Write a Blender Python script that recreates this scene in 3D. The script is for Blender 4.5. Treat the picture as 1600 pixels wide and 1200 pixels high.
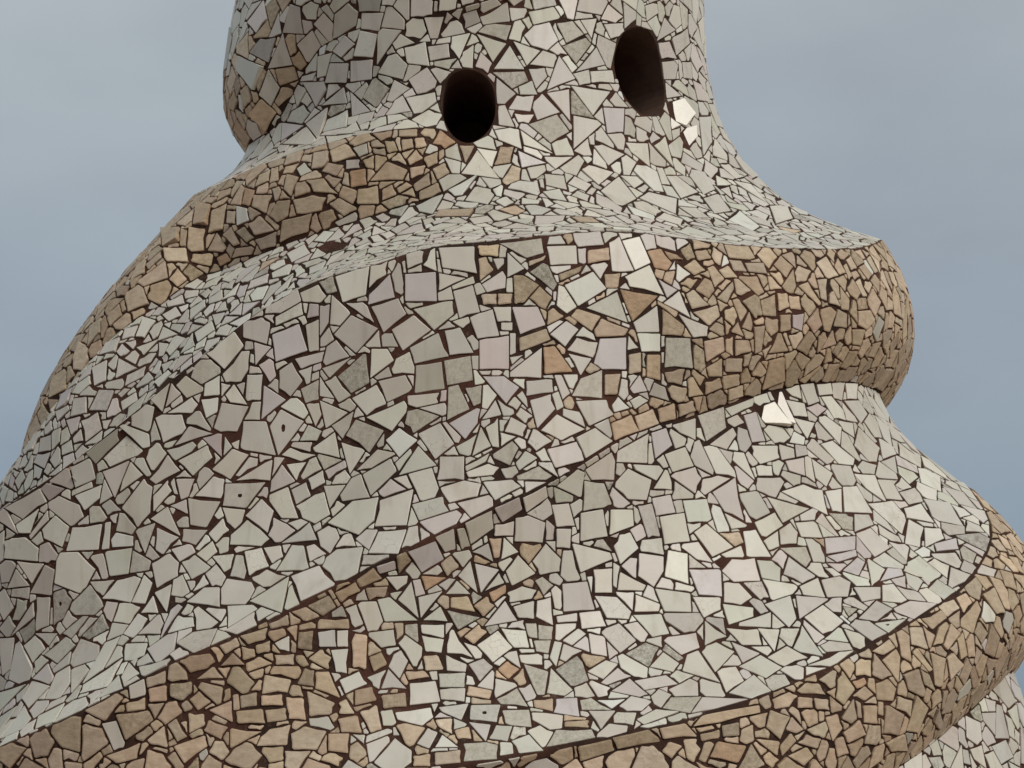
import bpy, bmesh, math, random
import numpy as np
from mathutils import Vector, Matrix
R=math.radians
for o in list(bpy.data.objects): bpy.data.objects.remove(o)
scene=bpy.context.scene; COL=scene.collection

# ---------------------------------------------------------------- camera
cam_data=bpy.data.cameras.new('camera'); cam=bpy.data.objects.new('camera',cam_data); COL.objects.link(cam)
cam_data.sensor_width=36.0; cam_data.lens=67.5; cam_data.clip_start=.05; cam_data.clip_end=6000
YAW=math.atan(62/3000.); PITCH=R(13.0)
cam.location=(0,-9,0); cam.rotation_euler=(R(90)+PITCH,0,-YAW)
scene.camera=cam

# ---------------------------------------------------------------- sky and sun
SUN_AZ,SUN_EL=44.0,40.0           # degrees: azimuth from the camera side towards the right, elevation
sd=Vector((math.sin(R(SUN_AZ))*math.cos(R(SUN_EL)),-math.cos(R(SUN_AZ))*math.cos(R(SUN_EL)),math.sin(R(SUN_EL))))
world=bpy.data.worlds.new('World'); scene.world=world; world.use_nodes=True
nt=world.node_tree; N=nt.nodes; L=nt.links; N.clear()
out=N.new('ShaderNodeOutputWorld'); bg=N.new('ShaderNodeBackground'); L.new(bg.outputs[0],out.inputs[0])
sky=N.new('ShaderNodeTexSky'); sky.sky_type='NISHITA'; sky.sun_disc=False
sky.sun_elevation=R(SUN_EL); sky.sun_rotation=math.atan2(sd.x,sd.y); sky.air_density=1.2; sky.dust_density=2.0
tc=N.new('ShaderNodeTexCoord'); mp=N.new('ShaderNodeMapping'); mp.inputs['Scale'].default_value=(1,1,2.2)
L.new(tc.outputs['Generated'],mp.inputs['Vector'])
def wnoise(scale,detail,loc):
    m=N.new('ShaderNodeMapping'); m.inputs['Location'].default_value=loc; L.new(mp.outputs[0],m.inputs['Vector'])
    n=N.new('ShaderNodeTexNoise'); n.inputs['Scale'].default_value=scale; n.inputs['Detail'].default_value=detail
    n.inputs['Roughness'].default_value=.45; L.new(m.outputs[0],n.inputs['Vector']); return n
n1=wnoise(2.6,5,(3.1,.4,1.7)); n2=wnoise(7.5,4,(.3,5.2,2.2))
cr=N.new('ShaderNodeValToRGB'); cr.color_ramp.elements[0].position=.39; cr.color_ramp.elements[0].color=(3.55,3.85,4.1,1)
cr.color_ramp.elements[1].position=.60; cr.color_ramp.elements[1].color=(4.35,4.75,4.85,1)
add=N.new('ShaderNodeMix'); add.data_type='FLOAT'; add.inputs[0].default_value=.3
L.new(n1.outputs['Fac'],add.inputs[2]); L.new(n2.outputs['Fac'],add.inputs[3]); L.new(add.outputs[0],cr.inputs['Fac'])
mx=N.new('ShaderNodeMix'); mx.data_type='RGBA'; mx.inputs[0].default_value=.86     # a nearly closed layer of cloud over the clear sky
sep=N.new('ShaderNodeSeparateXYZ'); L.new(tc.outputs['Generated'],sep.inputs[0])
hz=N.new('ShaderNodeValToRGB'); e=hz.color_ramp.elements; e[0].position=.06; e[0].color=(.42,.51,.66,1); e[1].position=.42; e[1].color=(1,1,1,1); L.new(sep.outputs[2],hz.inputs[0])
deck=N.new('ShaderNodeMix'); deck.data_type='RGBA'; deck.blend_type='MULTIPLY'; deck.inputs[0].default_value=1     # the cloud deck is thinner overhead, heavier and bluer far off
L.new(cr.outputs[0],deck.inputs[6]); L.new(hz.outputs[0],deck.inputs[7])
L.new(sky.outputs[0],mx.inputs[6]); L.new(deck.outputs[2],mx.inputs[7]); L.new(mx.outputs[2],bg.inputs['Color'])
bg.inputs['Strength'].default_value=.1
sun_data=bpy.data.lights.new('sun','SUN'); sun_data.energy=1.4; sun_data.angle=R(22); sun_data.color=(1,.95,.87)
sun=bpy.data.objects.new('sun',sun_data); COL.objects.link(sun)
sun.rotation_euler=(-sd).to_track_quat('-Z','Y').to_euler(); sun.location=sd*30
vs=scene.view_settings; vs.view_transform='Standard'; vs.look='None'; vs.gamma=1; vs.exposure=0.13; vs.use_curve_mapping=False

# ---------------------------------------------------------------- shape of the tower: crease lines as (angle in degrees, height, radius) and the slopes above and below them
CURVES={
 'K0':[(-130,3.4,1.08),(-82.9,3.199,1.116),(-61.5,3.166,1.075),(-55.9,3.284,1.03),(-49.2,3.404,1.03),(-42.7,3.475,1.045),(-29.0,3.494,1.08),(-15.5,3.49,1.09),(-6.3,3.519,1.09),(3.4,3.574,1.09),(25,3.85,1.09),(50,4.05,1.1),(80,4.25,1.15),(130,4.1,1.15),(180,3.8,1.1)],
 'K1':[(-130,3.1,1.4),(-81.3,2.929,1.367),(-61.9,2.858,1.33),(-47.2,2.889,1.25),(-33.7,2.911,1.22),(-24.4,2.925,1.22),(-13.5,2.941,1.2),(-7.0,2.938,1.17),(4.1,2.947,1.12),(17.6,2.945,1.1),(34.6,2.97,1.1),(56.5,3.092,1.13),(81.9,3.252,1.261),(130,3.25,1.3),(180,3.2,1.4)],
 'K2':[(-130,1.8,2.0),(-100,1.55,2.15),(-77.0,1.649,2.081),(-74.5,1.745,1.991),(-72.0,1.844,1.92),(-69.5,1.969,1.853),(-67.0,2.07,1.774),(-64.5,2.165,1.712),(-61.0,2.252,1.617),(-59.1,2.398,1.37),(-46.9,2.437,1.31),(-36.2,2.477,1.27),(-24.0,2.537,1.22),(-13.4,2.596,1.19),(-2.7,2.646,1.22),(6.5,2.7,1.19),(17.6,2.713,1.18),(31.4,2.74,1.18),(51.0,2.846,1.19),(64.0,2.938,1.253),(81.0,3.048,1.404),(130,2.9,1.5),(180,2.5,1.7)],
 'K3':[(-140,1.1,2.3),(-105,0.7,2.4),(-75,0.8,2.52),(-48.5,1.203,2.44),(-44.4,1.286,2.36),(-40.2,1.398,2.29),(-37.0,1.502,2.24),(-33.9,1.599,2.19),(-31.6,1.688,2.155),(-29.0,1.76,2.12),(-25.8,1.874,2.06),(-22.9,1.957,2.02),(-20.0,2.015,1.985),(-17.5,2.055,1.97),(-10.4,2.118,1.92),(-8.7,2.149,1.91),(-4.3,2.193,1.88),(2.9,2.238,1.796),(8.9,2.276,1.765),(16.6,2.321,1.737),(22.8,2.338,1.73),(30.0,2.338,1.748),(37.5,2.343,1.78),(45.0,2.365,1.84),(54.1,2.421,1.9),(61.1,2.481,1.92),(68.3,2.567,1.95),(77.4,2.684,1.957),(130,2.6,2.0),(180,2.0,2.2)],
 'K4':[(-130,0.3,2.4),(-95,-0.2,2.48),(-70,0.0,2.58),(-43.0,0.288,2.52),(-38.2,0.352,2.47),(-34.0,0.431,2.41),(-30.2,0.527,2.34),(-26.4,0.607,2.265),(-22.5,0.681,2.19),(-18.5,0.763,2.11),(-14.0,0.859,2.06),(-10.4,0.93,2.03),(-6.7,0.994,1.99),(-4.0,1.046,1.97),(-0.9,1.099,1.95),(2.2,1.156,1.93),(8.5,1.26,1.88),(13.0,1.347,1.84),(17.4,1.445,1.8),(21.7,1.51,1.77),(27.6,1.571,1.74),(34.1,1.65,1.72),(42.3,1.739,1.73),(47.7,1.796,1.76),(55.5,1.858,1.8),(66.3,1.917,1.85),(77.8,1.957,1.906),(130,1.9,2.1),(180,1.4,2.3)],
 'K5':[(-130,-0.2,2.5),(-80,-0.65,2.56),(-50,-0.35,2.42),(-20,0.0,2.28),(-0.7,0.209,2.2),(2.3,0.225,2.19),(5.9,0.252,2.18),(11.6,0.294,2.17),(16.0,0.334,2.17),(20.8,0.375,2.18),(25.8,0.433,2.2),(31.1,0.501,2.22),(36.9,0.585,2.24),(43.5,0.701,2.27),(51.1,0.828,2.31),(59.2,0.954,2.33),(63.5,1.082,2.382),(67.0,1.19,2.402),(70.0,1.291,2.393),(73.0,1.398,2.339),(76.0,1.505,2.253),(130,1.4,2.4),(180,0.8,2.5)],
 'K6':[(-130,-0.6,2.6),(-80,-1.1,2.65),(-50,-0.85,2.5),(0,-0.35,2.25),(33.7,0.006,2.17),(41.2,0.112,2.17),(49.9,0.244,2.2),(54.7,0.314,2.22),(60.1,0.407,2.25),(68.7,0.56,2.34),(74.3,0.669,2.433),(130,0.6,2.5),(180,0.2,2.6)],
}
SLOPES={
 'K0':[(-90,-0.9,0.3,1),(-62,-1.1,0.2,1),(-48,-1.0,0.1,1),(-30,-0.15,0.05,1),(0,-0.25,0.1,1),(40,0,0,0),(90,0,0,0),(180,0,0,0)],
 'K1':[(-90,1.8,0.85,1),(-60,1.8,0.7,1),(-30,1.6,0.5,1),(-5,0.9,0.4,0.7),(12,0,0,0),(35,0.15,0.15,0.6),(60,0.4,0.4,1),(90,0.5,0.5,1),(180,1,0.3,1)],
 'K2':[(-90,0.15,1.0,1),(-74,0.1,1.0,1),(-60,-0.2,1.0,1),(-45,-0.45,0.95,1),(-25,-0.4,0.7,1),(0,-0.1,0.3,0.6),(14,0,0,0),(40,0.4,0.4,0.5),(60,0.85,0.85,1),(90,0.95,0.95,1),(180,-0.4,0.4,1)],
 'K3':[(-90,1.9,0.05,1),(-60,2.0,0.05,1),(-30,2.2,0.05,1),(0,2.4,0.0,1),(30,2.5,0.15,1),(60,2.7,0.5,1),(90,2.8,0.6,1),(180,2,0.3,1)],
 'K4':[(-90,1.2,0.05,1),(-60,1.3,0.0,1),(-30,1.1,-0.1,1),(-10,0.7,-0.35,1),(5,0.35,-0.3,1),(20,-0.2,0.0,1),(35,-0.7,0.15,1),(60,-1.0,0.2,1),(75,-1.05,0.28,1),(90,-1.1,0.3,1),(180,0,0,0.5)],
 'K5':[(-90,-0.3,0.2,0.5),(-20,0.5,-0.1,0.6),(0,1.1,-0.2,1),(20,1.3,0.0,1),(50,1.2,0.35,1),(63,1.25,0.6,1),(72,1.4,1.15,1),(84,1.45,1.4,1),(110,1.2,0.5,1),(180,0,0,0.3)],
 'K6':[(-90,0,0,0),(0,-0.2,0.1,0.5),(30,-0.5,0.2,1),(60,-0.8,0.3,1),(90,-0.8,0.4,1),(180,0,0,0)],
}
TOP=[(3.2,0,.05,0,2.5,1),(2.7,.5,.05,0,0,0),(1.5,.85,.1,0,0,0),(.42,1.0,.12,.1,.0,1)]
BOT=[(.35,-1.0,1.0,.12,0,0,0),(0,-1.6,1.0,.2,0.2,0.2,1)]
GROOVES=[(7,.09,[(-100,0),(-62,0),(-52,.015),(-44,.03),(-32,.026),(-20,0),(40,0),(180,0)]),(8,.07,[(-40,0),(-16,0),(-10,.026),(12,.026),(22,0),(60,0)]),(4,.08,[(-40,0),(-18,0),(-8,.045),(8,.045),(25,.02),(60,0)]),(9,.07,[(-40,0),(-10,.03),(8,.03),(18,0),(60,0)])]
HOLES=[[(-7.78,3.0716),(-7.4,3.1695),(-5.52,3.2308),(-2.23,3.2531),(1.51,3.233),(4.16,3.1748),(5.01,3.0828),(4.38,2.9945),(2.33,2.9209),(-0.87,2.8734),(-3.98,2.8902),(-6.27,2.9613)],[(35.58,3.3641),(36.74,3.4632),(39.36,3.5453),(43.96,3.5961),(49.17,3.6057),(52.99,3.5412),(54.56,3.4393),(55.16,3.3301),(53.14,3.2367),(48.53,3.1583),(43.95,3.1535),(40.16,3.192),(36.96,3.2616)]]
# pieces that stand out: kind, then angle (1/100 degree) and height (mm) of each corner
TRACED=[
('x',[1221,1342,1257,1358,1323,1354,1310,1340,1259,1330]),
('x',[3111,1003,3182,1017,3287,1013,3241,1000,3150,990]),
('x',[1668,1066,1712,1079,1792,1076,1766,1063,1703,1054]),
('x',[-3226,1147,-3200,1166,-3153,1158,-3168,1139,-3204,1127]),
('x',[-2703,1442,-2669,1459,-2607,1453,-2628,1435,-2676,1425]),
('x',[-123,1859,-86,1880,-15,1873,-37,1852,-90,1839]),
('x',[-954,1764,-913,1779,-837,1774,-861,1759,-919,1750]),
('x',[-3395,2133,-3394,2159,-2165,1976,-2184,1956,-2231,1944]),
('x',[-2983,2406,-2816,2428,-2345,2396,-2404,2369,-2712,2367]),
('w',[-1575,2062,-1204,2104,-1240,1990,-1492,1961]),
('w',[-1201,2018,-1202,2118,-1003,2124,-1014,2071]),
('l',[-1214,1952,-1200,1990,-974,2071,-919,1982]),
('w',[-864,2185,-596,2166,-608,2123,-771,2097]),
('w',[-594,2113,-513,2172,-464,2183,-442,2092]),
('w',[-417,2184,-5,2202,26,2096,-373,2108]),
('l',[-798,2072,-456,2087,-441,1974,-797,1969]),
('w',[-414,2083,-104,2072,-414,2015]),
('w',[-246,2016,-17,2046,72,1943,-173,1913]),
('w',[-702,1937,-259,1982,-244,1926,-468,1861]),
('w',[-1174,1943,-878,1977,-789,1918,-1042,1846]),
('w',[-1453,1957,-1240,1961,-1148,1883,-1254,1906]),
('w',[-948,1856,-702,1914,-510,1860,-827,1778]),
('w',[-1589,1836,-1400,1910,-1109,1860,-1354,1767]),
('w',[-1069,1841,-921,1842,-854,1792,-1057,1791]),
('w',[-745,1788,-426,1852,-299,1761,-690,1729]),
('w',[-342,1858,-144,1876,1,1779,-285,1766]),
('w',[-81,1911,220,1961,309,1852,30,1835]),
('w',[241,1966,460,1971,460,1913,295,1909]),
('w',[339,1905,475,1908,474,1876,339,1876]),
('w',[476,1971,797,1978,895,1906,579,1864]),
('w',[74,1828,429,1865,427,1720,75,1715]),
('w',[429,1863,519,1865,517,1787,443,1776]),
('w',[442,1766,607,1778,471,1738]),
('w',[382,1688,840,1809,825,1688]),
('l',[119,1685,367,1688,551,1646,394,1580]),
('w',[646,1672,959,1685,969,1632,643,1613]),
('w',[990,1700,1081,1702,1179,1630,1086,1604]),
('w',[1208,1621,1324,1692,1600,1732,1588,1620]),
('l',[1484,1736,1598,1860,1945,1874,1926,1745]),
('w',[1168,1807,1298,1859,1595,1843,1491,1783]),
('w',[1182,1792,1475,1778,1325,1706]),
('w',[1165,2076,1548,2142,1718,2076,1332,1994]),
('w',[1442,1987,1865,2064,1985,1941]),
('w',[1999,2135,2359,2196,2523,2074,2056,2096]),
('w',[2511,2038,2754,2098,2875,1989]),
('w',[2068,1943,2405,2021,2411,1913,2109,1904]),
('w',[2108,1899,2427,1906,2416,1834,2161,1826]),
('w',[1963,1825,1990,1885,2113,1839]),
('w',[936,2232,1329,2247,1338,2171,980,2156]),
('w',[1290,2302,1670,2323,1720,2264,1329,2242]),
('w',[416,2191,632,2132,416,2092]),
('w',[710,2119,917,2170,1054,2078,1005,2052]),
('w',[100,2054,401,2126,385,2047,160,2024]),
('w',[953,1867,1166,1926,1319,1894,1139,1821]),
('g',[324,2227,857,2263,886,2204,664,2178]),
('g',[2483,1772,2509,1891,2859,1901,2896,1783]),
('g',[-355,1741,-42,1764,-11,1670,-311,1648]),
('g',[-307,1511,-297,1639,-183,1649,-47,1555]),
('g',[-97,1636,96,1649,85,1580,4,1567]),
('g',[-1475,1451,-1365,1511,-1047,1468,-1209,1385]),
('g',[-799,1496,-772,1543,-661,1552,-407,1525,-699,1459]),
('g',[230,1373,458,1426,527,1399,424,1331,244,1359]),
('g',[504,1288,762,1329,916,1294,842,1278,516,1274]),
('w',[-690,1615,-676,1720,-383,1736,-345,1634]),
('w',[-773,1603,-410,1616,-423,1577,-758,1552]),
('w',[-1102,1658,-801,1682,-710,1627,-1008,1579]),
('w',[-1560,1676,-1246,1769,-1211,1653,-1416,1614]),
('w',[-1197,1671,-1179,1781,-949,1782,-923,1741]),
('w',[-1404,1593,-1130,1644,-1008,1575,-1242,1529]),
('w',[-1242,1520,-801,1585,-772,1548,-950,1468]),
('w',[-1018,1431,-867,1478,-655,1431,-859,1365]),
('w',[-643,1454,-392,1497,-224,1416,-440,1357]),
('w',[-405,1273,-384,1364,-105,1363,-102,1272]),
('w',[-851,1294,-640,1407,-424,1331]),
('w',[-1342,1316,-1112,1394,-889,1379,-1175,1324]),
('w',[-1729,1708,-1408,1749,-1654,1672]),
('w',[-1639,1489,-1392,1543,-1489,1428]),
('w',[-1530,1424,-1252,1395,-1424,1303]),
('l',[-279,1497,85,1565,48,1498,-93,1435]),
('w',[105,1513,263,1591,334,1533]),
('w',[526,1612,630,1642,654,1565]),
('w',[685,1594,938,1622,986,1564,764,1484]),
('w',[806,1474,1004,1540,1347,1489,1052,1440]),
('w',[1251,1598,1645,1614,1735,1557,1412,1505]),
('w',[1235,1453,1491,1498,1727,1454,1353,1376]),
('w',[871,1398,1264,1439,1321,1365,965,1328]),
('w',[643,1424,720,1483,933,1433,740,1392]),
('w',[375,1466,449,1524,634,1492,588,1448]),
('w',[-7,1368,91,1484,209,1407]),
('w',[148,1479,291,1518,302,1403,217,1407]),
('w',[507,1534,567,1564,710,1531,621,1501]),
('w',[-90,1325,189,1378,146,1344,-75,1306]),
('w',[-75,1301,174,1335,298,1320,228,1291,-47,1281]),
('w',[494,1341,612,1390,751,1363,534,1312]),
('w',[1818,1379,1831,1421,2283,1502,2259,1387]),
('w',[1370,1337,1794,1425,1782,1308,1464,1300]),
('l',[2341,1509,2576,1537,2664,1472,2390,1410]),
('w',[1726,1595,1811,1631,1975,1593,1758,1569]),
('w',[1981,1670,2118,1727,2224,1668,2032,1652]),
('w',[2261,1655,2327,1705,2492,1692,2564,1643]),
('w',[1981,1622,2119,1646,2247,1631,2053,1591]),
('t',[39,2208,309,2222,294,2172,69,2170]),
('t',[55,2155,144,2167,240,2117,71,2068]),
('t',[492,2099,616,2102,817,2067,629,1994,506,1984]),
('t',[691,2015,832,2063,987,2021,889,1965]),
('t',[916,1901,936,1961,999,1977,1137,1945]),
('t',[1231,1947,1314,1981,1624,1956,1492,1893]),
('t',[1524,1894,1628,1946,1996,1916,1924,1884,1551,1869]),
('t',[564,1846,915,1891,958,1847,562,1792]),
('o',[864,1811,1001,1819,1220,1719,871,1704]),
('o',[1918,2078,2435,2066,2052,1948]),
('t',[2486,2011,2779,1950,2736,1909,2460,1904]),
('t',[1976,1806,2144,1820,2136,1742,1967,1727]),
('t',[2227,1813,2415,1819,2415,1717,2221,1725]),
('t',[1640,1716,1851,1724,1795,1640,1631,1635]),
('t',[1707,1523,2002,1566,2127,1510,1762,1459]),
('t',[2057,1563,2328,1601,2451,1551,2147,1511]),
('t',[2404,1604,2667,1638,2731,1581,2469,1556]),
('t',[2730,1635,2972,1660,3057,1627,2788,1592]),
('t',[1089,2119,1402,2163,1366,2137,1103,2092]),
('t',[695,2164,918,2195,885,2174,695,2144]),
('t',[1714,2137,1935,2149,1886,2086,1719,2081]),
('t',[86,2015,279,2020,279,1979,116,1973]),
('t',[294,2021,476,2025,461,1986,294,1977]),
('t',[1495,2232,1787,2253,1794,2201,1487,2176]),
('t',[-701,2482,-641,2528,-10,2514,-92,2470]),
('w',[-1758,1676,-1606,1594,-1765,1603]),
('w',[-1766,1585,-1460,1539,-1706,1480]),
('w',[-1743,1948,-1638,1953,-1652,1883,-1746,1832]),
('w',[234,2161,370,2167,370,2145,294,2118]),
('w',[-2889,1766,-2630,1850,-2546,1796,-2733,1707]),
('l',[-4823,1859,-2914,1755,-2886,1680,-3128,1645]),
('l',[-2253,1837,-1974,1878,-1888,1776,-2217,1734]),
('w',[-1896,1873,-1660,1909,-1666,1784,-1863,1771]),
('w',[-1584,1835,-1449,1908,-1104,1863,-1363,1766]),
('w',[-1570,2050,-1212,2098,-1223,2002,-1488,1965]),
('w',[-2217,1907,-1949,1962,-1930,1915,-2216,1874]),
('w',[-3011,2192,-1769,2042,-1818,1971,-1989,1991]),
('w',[-1883,1901,-1857,1957,-1647,1951,-1700,1914]),
('w',[-2438,1809,-2265,1790,-2424,1720]),
('w',[-2388,1720,-2253,1753,-2221,1679,-2283,1656]),
('w',[-2183,1698,-2057,1730,-1949,1661,-2080,1602,-2188,1633]),
('w',[-1965,1629,-1688,1679,-1601,1606,-1907,1561]),
('w',[-1896,1543,-1507,1597,-1455,1551,-1715,1483]),
('l',[-2378,1514,-2344,1642,-2131,1588]),
('he',[-2297,1487,-2183,1551,-1950,1506,-2219,1378]),
('w',[-1556,1670,-1283,1761,-1234,1651,-1412,1619]),
('w',[-2018,1744,-1707,1771,-1736,1734,-1958,1707]),
('d',[-5758,1668,-5096,1749,-3420,1491,-3652,1425]),
('d',[-4025,1397,-3734,1484,-3749,1440,-3972,1357]),
('w',[-5155,1763,-4891,1834,-3329,1546]),
('w',[-3305,1564,-3224,1653,-3154,1613]),
('w',[-3282,1540,-3047,1598,-2984,1569,-3041,1537]),
('w',[-3199,1413,-3062,1486,-2845,1457]),
('w',[-3166,1354,-2893,1412,-2852,1366,-3034,1298]),
('w',[-3439,1287,-3267,1377,-3156,1317,-3383,1269]),
('w',[-3904,1323,-3643,1360,-3773,1223]),
('w',[-3703,1181,-3496,1288,-3417,1255,-3444,1160,-3559,1107]),
('w',[-2855,1321,-2661,1399,-2515,1377,-2689,1285]),
('w',[-2632,1280,-2340,1350,-2280,1359,-2303,1281]),
('h',[-2755,1184,-2746,1266,-2351,1272,-2534,1175]),
('w',[-3016,1221,-2845,1294,-2712,1280,-2779,1212]),
('w',[-3084,1212,-2779,1203,-2908,1102,-3060,1112]),
('w',[-2383,1221,-2182,1341,-2040,1277]),
('w',[-2132,1341,-1928,1350,-2027,1281]),
('w',[-2182,1378,-2094,1405,-1823,1378,-1980,1355]),
('w',[-1889,1396,-1608,1464,-1551,1367]),
('w',[-1539,1423,-1274,1384,-1433,1301]),
('g',[-1471,1441,-1347,1509,-1057,1476,-1191,1388]),
('w',[-1992,1433,-1899,1492,-1756,1469,-1810,1433]),
('w',[-1897,1286,-1739,1317,-1706,1271,-1852,1243]),
('w',[-1712,1317,-1481,1362,-1464,1329,-1667,1284]),
('w',[-2075,1244,-1922,1272,-1861,1220,-2014,1188]),
('w',[-1718,1257,-1469,1259,-1631,1171]),
('w',[-1337,1319,-1036,1373,-1028,1303]),
('w',[-3407,1223,-3270,1281,-3239,1240,-3410,1164]),
('w',[-3192,1285,-3024,1285,-3130,1167]),
('w',[-3434,1137,-3196,1204,-3160,1072]),
('w',[-4833,1205,-4485,1269,-4449,1219,-4689,1160]),
('w',[-6698,1455,-6190,1539,-4149,1287]),
('w',[-4138,1286,-6157,1543,-4021,1307]),
('d',[-4476,1269,-4411,1290,-4275,1266,-4426,1223]),
('w',[-4170,1236,-3909,1272,-3927,1221,-4067,1178]),
('w',[-3901,1193,-3819,1215,-3715,1172,-3842,1156]),
('w',[-4617,1093,-4439,1186,-4425,1149,-4604,1079]),
('w',[-2717,1605,-2636,1646,-2512,1568,-2671,1577]),
('w',[-2950,1587,-2786,1595,-2797,1540,-2900,1517]),
('w',[-2927,1601,-2919,1648,-2779,1680,-2775,1605]),
('d',[-2445,1907,-3496,2132,-2230,1903,-2426,1847]),
('b',[-4246,1027,-4183,1113,-3901,1122,-3941,1027]),
('b',[-3906,1026,-3866,1126,-3815,1129,-3837,1030]),
('w',[-3812,1061,-3765,1088,-3606,1072,-3607,1036,-3802,1034]),
('w',[-3583,1095,-3390,1125,-3490,1008]),
('w',[-3387,1020,-3379,1102,-3171,1064,-3315,1001]),
('w',[-2529,1144,-2382,1209,-2251,1162,-2291,1079]),
('w',[-3135,1050,-3128,1096,-2895,1090,-3002,1035]),
('b',[-2881,1076,-2751,1135,-2684,1089,-2803,1043]),
('w',[-2981,999,-2840,1048,-2779,1006,-2874,970]),
('w',[-3235,1019,-3051,1040,-2984,1008,-3142,972]),
('w',[-3415,966,-3257,1005,-3153,968,-3146,917,-3339,874]),
('w',[-3872,1017,-3618,1027,-3647,932,-3825,925]),
('w',[-3671,932,-3606,1018,-3429,980,-3446,943]),
('w',[-4642,876,-4468,977,-4374,957,-4425,863]),
('w',[-4753,997,-4479,982,-4619,912]),
('w',[-4896,900,-4773,970,-4647,903]),
('b',[-3886,840,-3751,906,-3502,926,-3591,822]),
('b',[-3579,822,-3490,926,-3396,893,-3435,815]),
('b',[-3451,779,-3361,842,-3263,776]),
('w',[-3355,855,-3194,886,-3172,779]),
('l',[-3120,676,-3138,732,-3127,820,-3014,795]),
('w',[-3061,694,-3036,763,-2849,751,-2794,717]),
('w',[-2978,813,-2842,868,-2676,866,-2606,790]),
('b',[-2947,855,-2874,919,-2785,876]),
('w',[-3734,751,-3704,819,-3451,820,-3553,739]),
('w',[-4053,701,-3867,780,-3769,724,-3973,686]),
('w',[-4283,715,-4085,775,-4020,774,-4175,694]),
('h',[-4399,871,-4285,883,-4211,841,-4297,774,-4403,749]),
('w',[-4931,719,-4625,839,-4624,785]),
('w',[-4615,730,-4581,857,-4439,854,-4458,750]),
('w',[-4470,636,-4236,705,-4113,666,-4282,601]),
('w',[-4615,721,-4354,716,-4441,672]),
('w',[-3817,515,-3764,669,-3617,690,-3652,566]),
('w',[-2498,1005,-2329,1018,-2213,946,-2393,910]),
('w',[-2304,1018,-2128,1026,-2080,983,-2180,956]),
('w',[-2821,988,-2605,996,-2614,940,-2668,927]),
('w',[-2120,1035,-1847,1114,-1737,1046]),
('t',[-1415,834,-1219,874,-1180,845,-1366,800]),
('t',[-1217,878,-1034,926,-967,891,-1179,854]),
('t',[-1671,784,-1471,824,-1412,783,-1536,751]),
('t',[-1811,762,-1628,789,-1569,747,-1700,729]),
('t',[-2011,717,-1844,753,-1838,715,-1993,700]),
('b',[-1966,649,-1841,676,-1839,620,-1924,628]),
('t',[-1764,633,-1755,689,-1625,696,-1631,625]),
('t',[-1580,738,-1297,740,-1283,705,-1581,703]),
('w',[-1580,690,-1422,700,-1403,639,-1564,638]),
('w',[-1398,696,-1294,698,-1286,639,-1391,639]),
('w',[-1448,625,-1284,630,-1278,542,-1385,547]),
('b',[-1342,516,-1161,547,-1067,503,-1270,468]),
('t',[-2252,673,-2023,704,-2047,662,-2187,644]),
('t',[-2419,638,-2281,668,-2256,639,-2374,608]),
('t',[-2128,640,-2007,658,-2007,619,-2119,610]),
('t',[-2209,575,-2099,601,-1984,576,-2198,545]),
('t',[-2609,518,-2473,565,-2396,523]),
('t',[-2415,566,-2316,613,-2219,571]),
('t',[-1965,606,-1795,611,-1791,572,-1952,572]),
('t',[-2818,501,-2648,510,-2649,472,-2726,442,-2821,459]),
('t',[-2988,484,-2847,497,-2850,442,-2983,438]),
('t',[-3004,522,-2852,548,-2856,505,-2997,488]),
('t',[-3170,433,-3019,454,-3022,412,-3164,404]),
('t',[-2668,446,-2591,476,-2491,438,-2598,408]),
('t',[-2508,408,-2320,442,-2295,365]),
('t',[-2272,404,-2040,412,-2002,361,-2252,361]),
('t',[-2017,408,-1831,417,-1805,374,-1981,365]),
('t',[-1843,455,-1672,451,-1622,373,-1784,378]),
('t',[-1646,477,-1365,433,-1386,394,-1592,386]),
('t',[-2062,460,-1879,464,-1857,425,-2054,425]),
('t',[-2250,459,-2107,472,-2097,425,-2233,417]),
('t',[-2677,399,-2547,395,-2533,357,-2662,328]),
('t',[-2561,340,-2504,374,-2333,348,-2387,306]),
('t',[-2843,357,-2775,378,-2681,315,-2761,298]),
('t',[-2790,281,-2527,319,-2498,281,-2688,222]),
('t',[-3011,303,-2873,353,-2841,277,-2982,290]),
('t',[-2311,344,-2025,331,-2290,272]),
('t',[-2105,280,-1950,340,-1764,356,-1767,284]),
('t',[-1739,322,-1623,348,-1407,330,-1472,266,-1702,267]),
('t',[-1583,547,-1456,547,-1312,451,-1568,486]),
('t',[-1190,477,-1016,490,-955,442,-1162,425]),
('t',[-1744,503,-1688,560,-1560,547,-1582,494]),
('t',[-1381,321,-1184,321,-1168,253,-1355,262]),
('t',[-1308,373,-1126,386,-1057,321,-1237,308]),
('t',[-1107,399,-951,425,-877,338,-977,325]),
('t',[-1257,687,-1101,679,-1091,556,-1224,564]),
('t',[-1660,594,-1540,630,-1443,599,-1458,555]),
('t',[-3351,249,-3071,294,-3104,240,-3266,223]),
('w',[-679,1174,-343,1205,-270,1147,-586,1110]),
('w',[-374,1239,-101,1267,90,1252,49,1204,-259,1181]),
('w',[117,1262,447,1273,541,1245,250,1190]),
('w',[-82,1098,209,1156,229,1090,-16,1025]),
('w',[222,1166,510,1211,564,1167,340,1114]),
('w',[569,1205,842,1255,874,1220,625,1156]),
('l',[-688,990,-414,1041,-320,968,-553,917]),
('w',[-402,1042,-211,1084,-189,1005,-307,995]),
('w',[-173,1076,-95,1083,-29,1020,-123,1006]),
('w',[-1003,931,-827,955,-823,927,-990,907]),
('w',[483,1045,496,1131,641,1143,849,1120,819,1046]),
('w',[939,1190,1157,1200,1234,1118,1001,1109]),
('w',[1315,1166,1609,1187,1670,1086,1311,1060]),
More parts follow.
